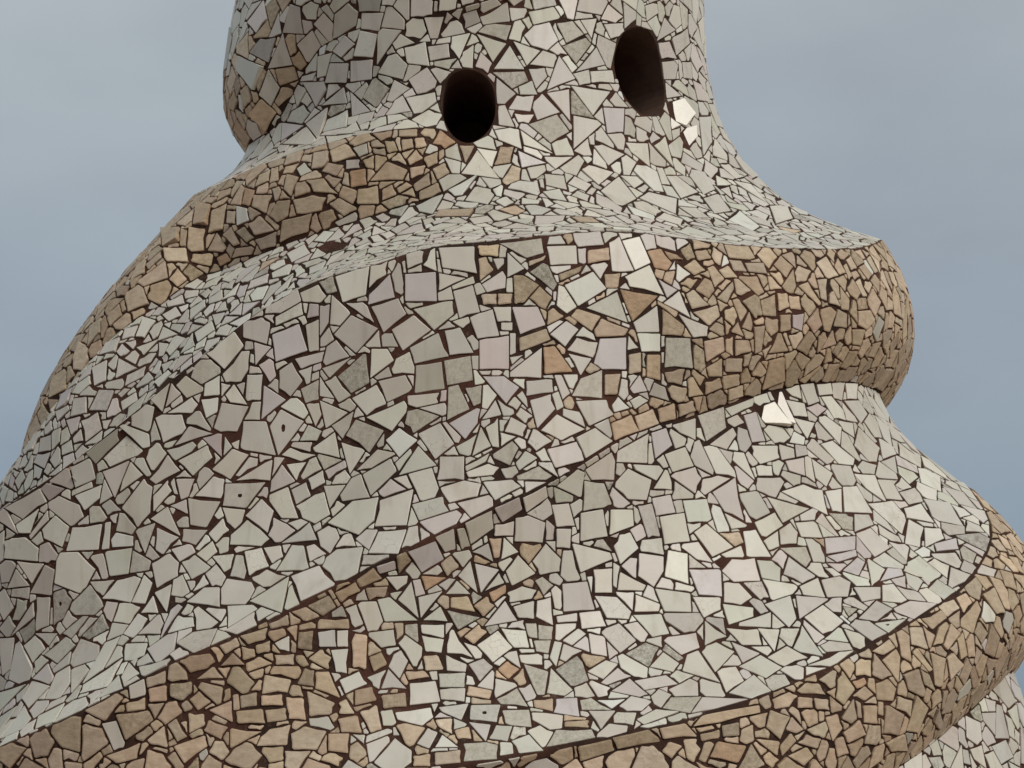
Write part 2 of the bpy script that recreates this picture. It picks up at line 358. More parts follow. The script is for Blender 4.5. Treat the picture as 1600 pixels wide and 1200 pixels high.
('w',[1704,1091,1727,1189,2034,1196,2045,1135]),
('w',[1000,1100,1186,1103,1169,1030,999,1031]),
('w',[864,1134,970,1108,954,1058,864,1056]),
('w',[2122,1212,2316,1226,2408,1100,2239,1092]),
('w',[2429,1176,2786,1199,2822,1088,2464,1069]),
('w',[1201,1049,1696,1021,1725,998,1303,940]),
('w',[1720,1082,1990,1106,2095,1047,1835,981]),
('w',[2061,937,2107,1028,2428,1018,2400,961,2244,897]),
('w',[384,931,526,992,728,927,454,878]),
('w',[700,972,863,1040,1044,986,1026,940,787,923]),
('w',[-2,998,175,1032,231,965]),
('w',[328,975,356,1057,526,1005]),
('w',[-161,907,-28,962,54,847]),
('w',[26,954,300,935,95,847]),
('w',[-291,839,-174,889,-26,841]),
('w',[-923,896,-704,903,-716,876,-815,849]),
('w',[-801,814,-666,881,-582,748]),
('w',[-587,824,-331,848,-557,748]),
('w',[-1009,812,-888,822,-594,739,-929,733]),
('w',[-531,740,-354,790,-274,737]),
('w',[-276,777,82,753,-155,706]),
('w',[135,722,369,818,505,747]),
('w',[398,850,568,875,740,863,681,831,425,814]),
('w',[466,797,709,822,703,754,520,757]),
('w',[732,763,752,823,914,838,927,733]),
('w',[1068,891,1376,904,1457,798,1068,787]),
('w',[1477,952,1718,960,1692,867,1476,864]),
('w',[1773,877,1827,948,2138,900,2098,879]),
('w',[1472,850,1747,848,1903,794,1858,765,1594,767]),
('w',[1259,782,1515,792,1565,734,1270,721]),
('w',[977,766,1229,782,1221,750,987,743]),
('w',[1948,794,1997,861,2274,825,2241,798]),
('w',[2254,887,2673,872,2622,799,2297,797]),
('w',[1925,780,2261,787,2294,711,2092,696]),
('w',[1484,715,1730,745,1888,680,1674,632]),
('w',[-1118,688,-840,702,-808,645,-953,636]),
('w',[-555,722,-312,723,-309,674,-540,691]),
('w',[-539,682,-309,669,-331,620,-495,624]),
('w',[-269,647,-234,719,4,604,-267,620]),
('w',[55,649,283,705,442,643,225,587]),
('w',[325,714,599,707,632,644,442,643]),
('w',[-1371,770,-1221,793,-1146,723,-1228,710]),
('w',[-1441,634,-1288,630,-1270,542,-1389,547]),
('w',[-923,486,-867,556,-671,486]),
('w',[-638,504,-382,513,-324,438,-622,425]),
('w',[-348,540,-72,545,-82,492,-330,491]),
('w',[-329,482,-70,492,-80,439,-313,447]),
('w',[-279,611,-60,577,-59,550,-262,554]),
('w',[-35,577,121,600,224,569,81,515]),
('b',[-758,398,-417,416,-387,381,-487,351,-728,372]),
('w',[-519,286,-427,342,-330,325,-401,269]),
('b',[-344,273,-283,316,-128,273]),
('h',[-18,373,-7,425,288,426,244,364]),
('w',[-29,364,184,355,133,294]),
('w',[168,303,242,351,395,347,338,294]),
('l',[830,400,877,450,1092,455,1074,387]),
('g',[588,735,729,736,735,681,638,685]),
('g',[756,732,927,728,902,678,748,677]),
('g',[691,672,887,673,846,623,712,631]),
('g',[-718,721,-593,726,-574,655,-715,690]),
('g',[310,408,578,409,583,347,338,355]),
('g',[253,448,473,489,570,422,276,431]),
('g',[-73,286,246,290,227,230,-69,222]),
('g',[700,273,821,334,1152,334,1164,307]),
('g',[567,580,827,554,759,468,683,467]),
('g',[727,899,816,914,947,884,826,846]),
('w',[519,616,778,622,768,581,541,584]),
('w',[1350,705,1530,692,1515,617,1342,626]),
('w',[1027,674,1227,722,1321,704,1134,657]),
('w',[1265,556,1490,599,1614,585,1417,529]),
('w',[1382,515,1604,571,1719,539,1439,506]),
('w',[1471,483,1698,530,1823,470,1729,461]),
('w',[1959,577,2156,635,2274,592,2176,559]),
('w',[1739,628,1991,672,2122,653,1946,577]),
('w',[2183,691,2586,713,2558,655,2337,626]),
('w',[1740,521,2087,545,2167,512,1777,484]),
('w',[1182,405,1441,406,1245,338]),
('w',[1296,446,1577,451,1414,415]),
('w',[1614,374,1835,411,2034,402,1659,356]),
('w',[383,294,549,316,661,260,439,251]),
('w',[269,290,383,294,384,251,261,243]),
('t',[-1219,882,-1031,918,-983,886,-1148,858]),
('t',[-1416,842,-1232,878,-1185,837,-1347,805]),
('t',[-1126,854,-913,861,-937,821,-1092,811]),
('t',[-360,955,-242,982,-148,943,-280,906]),
('o',[-565,904,-280,902,-512,851]),
('t',[-238,826,-53,832,28,775,-237,790]),
('t',[14,797,163,834,245,799,122,757]),
('o',[190,848,412,886,398,855,231,812]),
('t',[-89,680,69,726,162,699,16,653]),
('t',[-1255,643,-1112,648,-1097,565,-1239,560]),
('t',[-1250,696,-1154,692,-1162,661,-1246,661]),
('t',[-1068,600,-951,618,-882,574,-1009,547]),
('t',[-1562,734,-1335,731,-1287,709,-1562,704]),
('o',[275,560,383,593,511,562,388,525]),
('t',[-56,461,-33,496,205,479,178,448]),
('t',[-917,460,-680,469,-657,420,-880,412]),
('t',[-518,606,-368,611,-300,558,-486,553]),
('t',[-695,548,-412,553,-409,531,-653,517]),
('t',[-1201,459,-1021,494,-946,438,-1153,420]),
('t',[-1111,399,-954,425,-878,329,-969,325]),
('t',[-1322,433,-1256,446,-1156,394,-1308,394]),
('t',[-362,372,-196,377,-190,320,-322,346]),
('t',[-168,333,-29,346,-5,303,-131,303]),
('t',[-340,252,-105,260,-102,217,-332,209]),
('t',[-541,239,-385,247,-376,205,-531,205]),
('t',[993,277,1307,303,1350,266,1027,228]),
('t',[1329,308,1733,343,1792,297,1384,271]),
('t',[1793,343,2047,362,2160,316,1828,306]),
('t',[919,365,1156,370,1136,343,909,347]),
('t',[638,445,842,454,820,405,642,418]),
('t',[440,525,552,566,579,508,500,498]),
('w',[2903,1123,3095,1161,3397,1073,3087,1029]),
('w',[3058,1014,3631,1028,3592,937,3264,928]),
('l',[2743,970,3149,976,3051,866,2781,869]),
('b',[3607,1142,3780,1151,3858,1041,3549,1036]),
('b',[4332,1327,4701,1368,4955,1350,4880,1243]),
('b',[5006,1347,5297,1368,5122,1262,4980,1262]),
('b',[5362,1381,5620,1392,5633,1275,5161,1263]),
('w',[3390,1212,3711,1164,3446,1149]),
('w',[3140,921,3299,933,3398,865,3234,834,3052,842]),
('w',[2700,858,3031,861,2975,812,2745,776]),
('w',[3026,832,3349,820,3299,785,2989,749]),
('w',[2742,762,2898,700,2628,665]),
('l',[2192,691,2595,713,2590,665,2352,621]),
('w',[3376,924,3600,932,3591,867,3481,856]),
('w',[4011,917,4275,957,4201,874,3990,882]),
('w',[4297,947,4531,966,4599,942,4452,883,4227,875]),
('w',[4595,921,4888,927,4771,878,4546,859]),
('w',[3506,837,3839,875,3740,780,3606,744]),
('w',[3904,876,4242,870,3777,780]),
('w',[4348,785,4708,867,4778,832,4496,777]),
('w',[4752,827,5066,873,5316,864,4881,793]),
('b',[3275,736,3490,733,3288,644]),
('w',[2944,734,3268,731,3201,668,3010,667]),
('b',[6178,1316,6438,1348,6361,1257,6107,1270]),
('b',[5677,1319,6095,1346,6120,1276,5876,1193]),
('b',[5806,1148,6109,1265,6194,1230,5948,1136]),
('b',[6207,1230,6353,1229,6280,1183,6013,1138]),
('g',[4026,1080,4356,1091,4324,1034,4215,1002]),
('g',[4907,1250,5279,1256,5126,1183,4994,1184]),
('g',[4305,835,4428,827,4278,795]),
('l',[4666,1134,5103,1156,4974,1095,4561,1064]),
('l',[4557,1054,4963,1089,4921,1062,4626,1030]),
('l',[4625,994,4924,1057,4968,1037,4764,976]),
('b',[4433,1000,4518,1002,4611,947,4483,955]),
('l',[4954,954,5198,1017,5363,1017,5313,989]),
('w',[4109,1157,4296,1192,4338,1152,4256,1104,4047,1095]),
('l',[6123,1152,6392,1186,6289,1134,6069,1118]),
('g',[6358,1163,6387,1115,6248,1068,6223,1089]),
('w',[6410,1198,6673,1218,6706,1191,6498,1129]),
('w',[3485,587,3870,642,4003,648,3689,583]),
('w',[2141,397,2323,457,2711,452,2365,415]),
('g',[1888,411,2036,457,2330,461,2141,397]),
('t',[1802,352,2079,362,2156,320,2024,306,1814,318]),
('t',[2113,345,2227,392,2803,431,2809,405,2393,368]),
('t',[2193,324,2388,342,2381,312,2199,299]),
('t',[2415,355,2588,369,2576,322,2418,317]),
('t',[1807,263,1882,297,2008,281,1894,238]),
('o',[2269,244,2354,299,2640,284,2540,224]),
('t',[2745,310,2998,303,2963,251]),
('t',[2870,354,2925,415,3124,391,3000,312]),
('t',[2963,454,3154,483,3242,470,3136,430,2978,420]),
('t',[3236,488,3356,520,3504,518,3557,479,3286,480]),
('t',[3497,531,3682,570,3721,566,3682,511,3622,502]),
('t',[3241,466,3401,463,3389,428,3227,426]),
('t',[3414,464,3579,461,3582,422,3429,424]),
('t',[3999,444,4189,447,4205,381,4017,383]),
('t',[4183,528,4345,549,4454,514,4406,468,4189,469]),
('t',[3884,478,4043,517,4143,487,4031,463]),
('o',[3889,532,4040,548,4075,521,3937,506]),
('t',[4466,442,4472,487,4697,473,4699,415]),
('t',[3533,395,3679,409,3735,357,3617,308]),
('t',[3737,340,3952,391,4048,339,3808,306]),
('t',[3198,300,3298,331,3467,316,3424,281]),
('t',[3084,252,3294,288,3381,254,3268,219]),
('t',[2995,286,3123,334,3186,309,3016,252]),
('t',[4973,795,5320,839,5374,811,5081,755]),
('t',[5226,851,5630,894,5667,860,5401,817]),
('t',[5530,792,5981,900,6006,866,5780,761]),
('t',[6082,928,6284,965,6349,862,6206,853]),
('t',[5202,696,5403,788,5534,753,5255,679]),
('t',[4714,657,4793,677,4997,598,4939,588]),
('t',[4202,651,4450,702,4501,671,4327,639]),
('t',[4791,594,4939,578,5069,517,4867,540]),
('h',[4449,766,4785,786,4482,727]),
('s',[4179,1678,4519,1718,4683,1619,4308,1621]),
('s',[4528,1760,4709,1773,4786,1629,4709,1636]),
('l',[3945,1639,4169,1663,4253,1542,4023,1529]),
('w',[3138,1609,3600,1662,3601,1575,3246,1508]),
('w',[2672,1552,3092,1597,3063,1507,2807,1527]),
('w',[3302,1495,3726,1580,3772,1551,3578,1484]),
('w',[3640,1658,4188,1726,4121,1687,3731,1631]),
('w',[4785,1787,5059,1820,5054,1756,4878,1764]),
('w',[5088,1822,5381,1842,5426,1764,5176,1735]),
('w',[5458,1840,5794,1864,5788,1815,5457,1792]),
('w',[5859,1868,6220,1895,6007,1800,5797,1799]),
('w',[6253,1892,6680,1919,6457,1832,6155,1814]),
('b',[4746,1737,5082,1736,5097,1679,4846,1673]),
('b',[4837,1662,5214,1657,4996,1579]),
('b',[5345,1690,5484,1702,5775,1663,5625,1581,5320,1668]),
('b',[5219,1562,5490,1590,5831,1526,5752,1495,5455,1488]),
('b',[4013,1513,4440,1527,4436,1476,4100,1439,4006,1472]),
('w',[4017,1432,4268,1434,4251,1393,4022,1386]),
('b',[3655,1441,3694,1477,3852,1477,3967,1364]),
('b',[3196,1481,3384,1497,3727,1367,3352,1377]),
('w',[4520,1463,4838,1489,4767,1409,4538,1422]),
('w',[4980,1489,5265,1437,5063,1372,4933,1404]),
('b',[5701,1456,6073,1461,5990,1333,5791,1390]),
('g',[5256,1405,5513,1405,5517,1363,5218,1335]),
('o',[2356,2259,2555,2276,2691,2218,2608,2183,2437,2188]),
('o',[2605,2268,2778,2258,2877,2241,2662,2233]),
('t',[2863,2208,3040,2247,3180,2205,3007,2177]),
('t',[3059,2285,3247,2299,3301,2263,3092,2244]),
('t',[3222,2217,3320,2232,3454,2179,3290,2135]),
('t',[3382,2213,3542,2241,3659,2193,3438,2183]),
('t',[3578,2270,3762,2273,3822,2227,3622,2223]),
('t',[3810,2264,4088,2276,4109,2229,3841,2227]),
('t',[2998,2113,3164,2172,3349,2148,3180,2084]),
('t',[3306,2089,3577,2173,3580,2142,3445,2074]),
('t',[3644,2198,3956,2211,4032,2146,3934,2126]),
('t',[2928,2013,3296,2058,3320,2013,3148,1965]),
('t',[2848,2087,2962,2112,3169,2053,2915,2028]),
('t',[2540,2139,2588,2177,2731,2188,2654,2122]),
('t',[2778,2132,2913,2163,3054,2163,2929,2116]),
('t',[3070,1898,3369,1929,3400,1872,3120,1817]),
('t',[3147,1950,3261,1985,3370,1974,3389,1925]),
('t',[3482,1954,3595,1999,3695,1943]),
('t',[3408,1921,3521,1936,3547,1859,3419,1873]),
('t',[3562,1923,3777,1932,3839,1891,3587,1861]),
('t',[3842,1989,4015,2002,4005,1899,3908,1885]),
('t',[3964,2106,4195,2143,4203,2051,3992,2046]),
('t',[4235,2150,4387,2157,4415,2102,4240,2073]),
('t',[4261,2058,4437,2069,4460,2008,4282,1990]),
('w',[4477,2069,4659,2084,4653,2013,4496,2020]),
('t',[4715,2051,4885,2121,5005,2057,4880,2015]),
('t',[4575,2198,4745,2224,4948,2146,4927,2129]),
('t',[4121,2219,4177,2221,4318,2175,4128,2160]),
('t',[4919,2245,5100,2261,5058,2163,4949,2167]),
('t',[5107,2192,5181,2213,5316,2153,5103,2155]),
('t',[5337,2244,5519,2198,5499,2149,5344,2144]),
('t',[5721,2160,6021,2187,6179,2156,6007,2102,5768,2106]),
('t',[5654,2078,5976,2100,5992,2034,5768,2025]),
('t',[5139,1966,5236,2051,5408,2002]),
('t',[4645,1940,4782,2020,4959,2010,4871,1928]),
('t',[3129,1794,3371,1842,3418,1773,3187,1763]),
('t',[3431,1845,3715,1857,3743,1806,3465,1794]),
('t',[3141,1738,3379,1767,3463,1733,3182,1693]),
('t',[3397,1772,3710,1795,3769,1757,3475,1725]),
('t',[2834,1734,2907,1751,3138,1691,2889,1671]),
('t',[2478,1750,2784,1780,2745,1712,2537,1714]),
('t',[3590,1730,3840,1760,3927,1723,3664,1693]),
('w',[-3700,3483,-3479,3579,-3057,3608,-2838,3564,-2959,3512]),
('w',[-2747,3556,-2184,3538,-2329,3461,-2799,3490]),
('w',[-3034,3372,-2831,3480,-2361,3445,-2513,3346]),
('w',[-2388,3309,-2331,3472,-1750,3446]),
('w',[-3157,3355,-2516,3335,-2575,3250,-3211,3265]),
('w',[-4076,3299,-3845,3376,-3240,3348,-3370,3267]),
('w',[-2363,3269,-2089,3337,-1872,3342,-1604,3286,-1718,3221]),
('w',[-2095,3126,-1936,3221,-1525,3169,-1958,3115]),
('w',[-3265,3223,-2528,3088,-3090,3090]),
('g',[-2787,3168,-2503,3258,-2058,3185,-2370,3100]),
('w',[-4235,3198,-3460,3249,-3338,3169]),
('w',[-3965,3047,-3974,3114,-3309,3132,-3139,3030]),
('w',[-1193,3497,-745,3502,-902,3409,-1073,3409]),
('w',[-1125,3368,-638,3378,-599,3311,-1057,3297]),
('w',[-577,3359,-555,3413,-120,3429,-369,3302]),
('w',[-399,3315,-31,3366,-56,3253,-281,3260]),
('w',[-28,3235,139,3329,391,3276,278,3217]),
('w',[54,3422,732,3372,419,3282]),
('w',[446,3247,816,3361,1148,3254]),
('d',[110,3515,780,3583,834,3489,199,3471]),
('d',[-293,3515,107,3542,140,3488,-237,3453]),
('g',[83,3434,315,3477,858,3464,734,3390]),
('w',[903,3385,1533,3349,1207,3273]),
('w',[1163,3418,1402,3470,1789,3496,1991,3413,1713,3359,1331,3374]),
('w',[1699,3170,2015,3339,2413,3243]),
('w',[1263,3257,1647,3272,1704,3233,1432,3169]),
('w',[417,3229,1147,3243,1231,3199,860,3158]),
('w',[1697,3153,2248,3186,2255,3037]),
('w',[2313,3205,3402,3219,2873,3086]),
('w',[2352,3063,3172,3063,2315,2906]),
('g',[1242,2993,1925,3056,2213,2984,1753,2920]),
('w',[2449,3279,3039,3418,3283,3347]),
('w',[2849,3294,3503,3329,3566,3273,2875,3243]),
('l',[3196,3134,3822,3156,3722,3039,3256,3014]),
('g',[1970,3494,2378,3519,2666,3466,2207,3409]),
('g',[2112,3388,2731,3451,2865,3427,2454,3319]),
('w',[3196,3564,3422,3645,3884,3610,3645,3569]),
('w',[2606,3533,3052,3558,2903,3458]),
('w',[1039,2960,1800,2869,1115,2893]),
('l',[971,2860,1605,2816,1028,2777]),
('w',[1531,2845,2266,2864,1813,2790]),
('w',[523,3068,688,3075,902,2975,544,2980]),
('w',[908,3038,1362,3042,1242,2999,988,2999]),
('w',[770,3059,970,3125,1371,3133,1278,3057]),
('w',[-261,2724,59,2841,508,2707]),
('o',[-863,2864,-729,2930,-398,2874,-617,2843]),
('t',[-322,2863,8,2869,-191,2777]),
('t',[418,2776,562,2869,863,2876,765,2796]),
('t',[551,2687,815,2784,998,2770,936,2707,668,2674]),
('w',[2856,2935,3091,2950,3673,2925,3176,2851]),
('w',[2449,2801,2699,2841,3249,2816,2720,2728]),
('w',[2666,2682,3370,2800,3417,2669,2873,2600]),
('w',[3817,2843,4100,2917,4497,2867,4317,2750,4066,2746]),
('w',[3508,2672,3907,2732,4516,2718,4053,2607]),
('s',[5477,3275,6131,3326,6314,3250,5998,3181,5539,3217]),
('s',[5568,3206,5763,3168,5488,3140]),
('s',[5734,3116,6369,3234,6238,3132,5847,3060]),
('t',[-3110,2766,-3004,2804,-2645,2781,-2781,2734]),
('w',[-2484,2858,-2212,2875,-2162,2827,-2330,2813]),
('w',[-2604,2803,-2326,2801,-2317,2762,-2588,2762]),
('o',[-2510,2749,-2196,2755,-2177,2686,-2486,2679]),
('t',[-2104,2701,-1767,2783,-1364,2744,-1465,2703]),
('t',[-1563,2929,-1195,2933,-1183,2897,-1548,2899]),
('t',[-1493,2880,-1276,2885,-1245,2845,-1459,2829]),
('t',[-1362,2791,-1196,2834,-1050,2796,-1315,2765]),
('t',[-1248,2681,-926,2731,-899,2677,-1200,2649]),
('t',[-1050,2796,-761,2824,-757,2774,-951,2753]),
('t',[-853,2747,-610,2775,-507,2729,-751,2697]),
('t',[-1315,2754,-1000,2764,-1049,2727,-1295,2707]),
('t',[-1876,2663,-1683,2683,-1595,2641,-1887,2617]),
('t',[-2388,2606,-2346,2667,-1966,2679,-1963,2603]),
('t',[-2932,2614,-2733,2636,-2373,2586,-2672,2559]),
('t',[-1590,2667,-1394,2692,-1273,2676,-1545,2646]),
('t',[-1837,2879,-1638,2876,-1555,2830,-1746,2821]),
('t',[-1672,2798,-1531,2824,-1363,2765,-1672,2787]),
('t',[-2250,2794,-2035,2813,-2029,2753,-2172,2760]),
('t',[-2071,2848,-1824,2844,-1793,2810,-2038,2824]),
('d',[-6822,3497,-6713,3555,-5740,3439,-6110,3348]),
('d',[-5092,3571,-4720,3681,-4462,3655,-4542,3542]),
('d',[-5662,3430,-5098,3566,-5110,3429]),
('d',[-6030,3322,-5669,3425,-5597,3343,-5906,3271]),
('d',[-6173,3534,-5812,3578,-5336,3556,-5631,3457]),
('w',[-3676,3487,-3483,3569,-3078,3609,-2829,3594,-2946,3548]),
('w',[-4962,3344,-3885,3295,-4439,3202]),
('w',[-4355,3215,-3729,3266,-3333,3204,-4282,3159]),
('w',[-4007,3312,-3917,3380,-3220,3358,-3323,3254]),
('w',[-3231,3277,-3139,3365,-2505,3334,-2707,3250]),
('w',[-3019,3376,-2854,3475,-2255,3436,-2435,3343]),
('w',[-3721,3426,-3306,3479,-3001,3425,-3444,3385]),
('w',[-5363,3054,-4739,3119,-3588,2944]),
('l',[-5485,3074,-5712,3180,-4833,3124]),
('w',[-4183,3148,-3333,3198,-3151,3052,-3833,3025]),
('w',[-3217,3103,-3212,3210,-2542,3108]),
('w',[-4166,3568,-3801,3598,-3600,3544,-3764,3446]),
('w',[-2855,3481,-2741,3551,-2241,3529,-2318,3455]),
('g',[-2774,3167,-2421,3261,-2219,3220,-2232,3107]),
('t',[-6420,2365,-6167,2460,-6094,2378,-6316,2343]),
('t',[-6285,2525,-5980,2520,-5930,2451,-6167,2460]),
('t',[-5957,2503,-6057,2624,-5793,2609,-5774,2506]),
('t',[-6026,2641,-6356,2764,-5854,2731,-5767,2625]),
('t',[-5722,2584,-5758,2696,-5433,2715,-5423,2593]),
('t',[-5728,2505,-5564,2583,-5347,2508,-5448,2490]),
('t',[-5420,2566,-5198,2593,-4999,2508,-5159,2504]),
('t',[-4727,2582,-4459,2609,-4136,2532,-4594,2528]),
('t',[-4052,2479,-3926,2567,-3304,2580,-3428,2507]),
('t',[-4609,2508,-4086,2525,-4174,2467,-4513,2463]),
('t',[-5069,2565,-4850,2577,-4630,2519,-4818,2506]),
('t',[-4700,2665,-4697,2717,-4209,2694,-4312,2614]),
('t',[-4224,2599,-4039,2658,-3761,2653,-3814,2584,-4038,2560]),
('t',[-3680,2650,-3265,2659,-2991,2641,-3134,2577,-3603,2588]),
('t',[-2971,2620,-2559,2634,-2340,2591,-2833,2556]),
('t',[-3426,2731,-3053,2730,-2746,2652,-3242,2675]),
('t',[-3133,2733,-3018,2799,-2622,2803,-2647,2730]),
('w',[-3730,2803,-3593,2828,-3354,2776,-3590,2761]),
('w',[-2622,2803,-2343,2802,-2309,2762,-2580,2762]),
('o',[-2502,2749,-2164,2754,-2192,2686,-2478,2679]),
('t',[-3934,2711,-3932,2782,-3641,2757,-3740,2669]),
('o',[-4977,2690,-5012,2770,-4702,2741,-4765,2668]),
('w',[-5098,2685,-4820,2659,-4728,2599,-5038,2591]),
('t',[-5335,2617,-5347,2675,-5107,2662,-5103,2600]),
('t',[-6347,2541,-7141,2682,-6292,2638,-6089,2553]),
('t',[-5236,2455,-5106,2491,-4633,2483,-4758,2451]),
('t',[-5909,2457,-5891,2491,-5640,2492,-5698,2434]),
('o',[-5587,2469,-5365,2481,-5277,2446,-5544,2430]),
('t',[-6083,2373,-6021,2423,-5942,2374,-6017,2340]),
('t',[-6453,2456,-6326,2515,-6240,2481,-6347,2426]),
('t',[-5738,2744,-5792,2797,-5477,2796,-5425,2762]),
('w',[5245,3574,5559,3707,6099,3683]),
('w',[5935,3630,6741,3734,6885,3671,6164,3560]),
('w',[5303,3565,5822,3605,6158,3542,5411,3495]),
('w',[5465,3480,6039,3522,6199,3508,6039,3431,5478,3396]),
('w',[6446,3542,6904,3574,6870,3484,6440,3462]),
('w',[5585,3391,6198,3434,6494,3416,6527,3369]),
('w',[5580,3385,6206,3355,5549,3304]),
('w',[5466,2966,5665,3032,6173,2991,6016,2950]),
('w',[5527,2899,5741,2948,6071,2947,5911,2844,5454,2793]),
('w',[4793,2863,5120,2879,5362,2802,4683,2733]),
('w',[3371,2622,4311,2743,4539,2719,4035,2599]),
('w',[6787,3279,7381,3320,6943,3163,6312,3049]),
('w',[6801,2943,7246,2953,6880,2820,6786,2922]),
('w',[5306,2758,5855,2814,5551,2697,5060,2657]),
('w',[6094,2854,6436,2888,6100,2800]),
('w',[5098,2613,5799,2711,5504,2595,5153,2550]),
('w',[6828,2802,7382,2843,6792,2729,6067,2645]),
]
# ---- the tower's surface: radius as a function of angle and height, lofted between spiralling crease lines ----
NT=720
TH=np.linspace(-180.,180.,NT,endpoint=False)
def periodic(x,y,sig):
    x=np.array(x,float); y=np.array(y,float)
    o=np.argsort(x,kind='stable'); x=x[o]; y=y[o]
    X=np.concatenate([x-360,x,x+360]); Y=np.concatenate([y,y,y])
    g=np.interp(TH,X,Y)
    n=int(round(4*sig/(360./NT))); k=np.exp(-.5*((np.arange(-n,n+1)*360./NT)/sig)**2); k/=k.sum()
    return np.convolve(np.concatenate([g[-n:],g,g[:n]]),k,'valid')
def make_surface(CUR,SLO,TOP,BOT,GRO):
    names=sorted(CUR)
    Z=[];R=[];SU=[];SD=[];WT=[]
    for n in names:
        p=CUR[n]; Z.append(periodic([a[0] for a in p],[a[1] for a in p],1.3)); R.append(periodic([a[0] for a in p],[a[2] for a in p],2.5))
        s=SLO[n]; x=[a[0] for a in s]
        SU.append(periodic(x,[a[1] for a in s],7)); SD.append(periodic(x,[a[2] for a in s],7)); WT.append(periodic(x,[a[3] for a in s],5))
    one=np.ones(NT)
    # above the frame: the next ridge and the rounded top; below: the foot on the terrace
    top=[(Z[0]+dz, R[0]*k+a, su, sd, w) for dz,k,a,su,sd,w in TOP]
    bot=[(Z[-1]*k+(1-k)*b, R[-1]*q+a, su, sd, w) for k,b,q,a,su,sd,w in BOT]
    Z=[t[0] for t in top]+Z+[t[0] for t in bot]; R=[t[1] for t in top]+R+[t[1] for t in bot]
    SU=[t[2]*one for t in top]+SU+[t[2]*one for t in bot]; SD=[t[3]*one for t in top]+SD+[t[3]*one for t in bot]
    WT=[t[4]*one for t in top]+WT+[t[4]*one for t in bot]
    Z=np.array(Z);R=np.array(R);SU=np.array(SU);SD=np.array(SD);WT=np.array(WT)
    for i in range(1,len(Z)): Z[i]=np.minimum(Z[i],Z[i-1]-.03)
    A=np.zeros_like(Z)
    A[1:-1]=(R[2:]-R[:-2])/(Z[:-2]-Z[2:])
    A[0]=(R[1]-R[0])/(Z[0]-Z[1]); A[-1]=(R[-1]-R[-2])/(Z[-2]-Z[-1])
    SU=WT*SU+(1-WT)*A; SD=WT*SD+(1-WT)*A
    G=[(c,periodic([q[0] for q in pts],[q[1] for q in pts],3),w) for c,w,pts in GRO]   # shallow undercuts below a lip
    SE=SD.copy()
    for c,a,w in G: SE[c]=SE[c]-a*math.e/w
    return dict(Z=Z,R=R,SU=SU,SD=SD,WT=WT,G=G,SE=SE)
def _it(a,th):
    x=(np.asarray(th)+180.)/360.*NT; i=np.floor(x).astype(int); f=x-i
    return a[...,i%NT]*(1-f)+a[...,(i+1)%NT]*f
def hermite(r0,r1,s0,s1,h,t):
    t2=t*t;t3=t2*t
    return (2*t3-3*t2+1)*r0+(t3-2*t2+t)*h*s0+(-2*t3+3*t2)*r1+(t3-t2)*h*s1
def radius(S,th,z):
    """radius at angle th (degrees) and height z, and the band index"""
    th=np.atleast_1d(np.asarray(th,float)); z=np.atleast_1d(np.asarray(z,float))
    Z=_it(S['Z'],th);R=_it(S['R'],th);SU=_it(S['SU'],th);SD=_it(S['SD'],th)
    n=len(Z); b=np.clip((Z>z[None]).sum(0)-1,0,n-2); j=np.arange(len(th))
    h=Z[b,j]-Z[b+1,j]; t=np.clip((Z[b,j]-z)/h,0,1)
    r=hermite(R[b,j],R[b+1,j],SD[b,j],SU[b+1,j],h,t)
    for c,a,w in S['G']:
        x=np.clip((Z[c]-z)/w,0,60); r=r-np.where(b==c,_it(a,th)*x*np.exp(1-x)*np.clip((1-t)*4,0,1),0)
    return r, b
def point(S,th,z):
    r,b=radius(S,th,z); a=np.radians(np.atleast_1d(th)); 
    return np.stack([r*np.sin(a),-r*np.cos(a),np.atleast_1d(z)+0*r],-1)
def normal(S,th,z):
    th=np.atleast_1d(np.asarray(th,float)); z=np.atleast_1d(np.asarray(z,float))
    # one-sided differences that stay inside the band
    r,b=radius(S,th,z)
    dz=.012
    Z=_it(S['Z'],th); j=np.arange(len(th))
    zu=np.minimum(z+dz,Z[b,j]-.001); zd=np.maximum(z-dz,Z[b+1,j]+.001)
    a=point(S,th,zu)-point(S,th,zd)
    c=point(S,th+.6,z)-point(S,th-.6,z)
    # stay on the same band when moving sideways: follow the band's fraction
    t=(Z[b,j]-z)/(Z[b,j]-Z[b+1,j])
    def side(d):
        Zs=_it(S['Z'],th+d); zz=Zs[b,j]-t*(Zs[b,j]-Zs[b+1,j])
        zz=np.clip(zz,Zs[b+1,j]+.0005,Zs[b,j]-.0005)
        return point(S,th+d,zz)
    c=side(.6)-side(-.6)
    n=np.cross(c,a); return n/np.linalg.norm(n,axis=-1,keepdims=True)
rng=random.Random(11)
SURF=make_surface(CURVES,SLOPES,TOP,BOT,GROOVES)
NB=len(SURF['Z'])-1
# band indices (from the top): 4 upper wall, 5 upper left ridge, 6 flare above the long lip, 7 the broad face, 8, 9 lower right ridge, ...

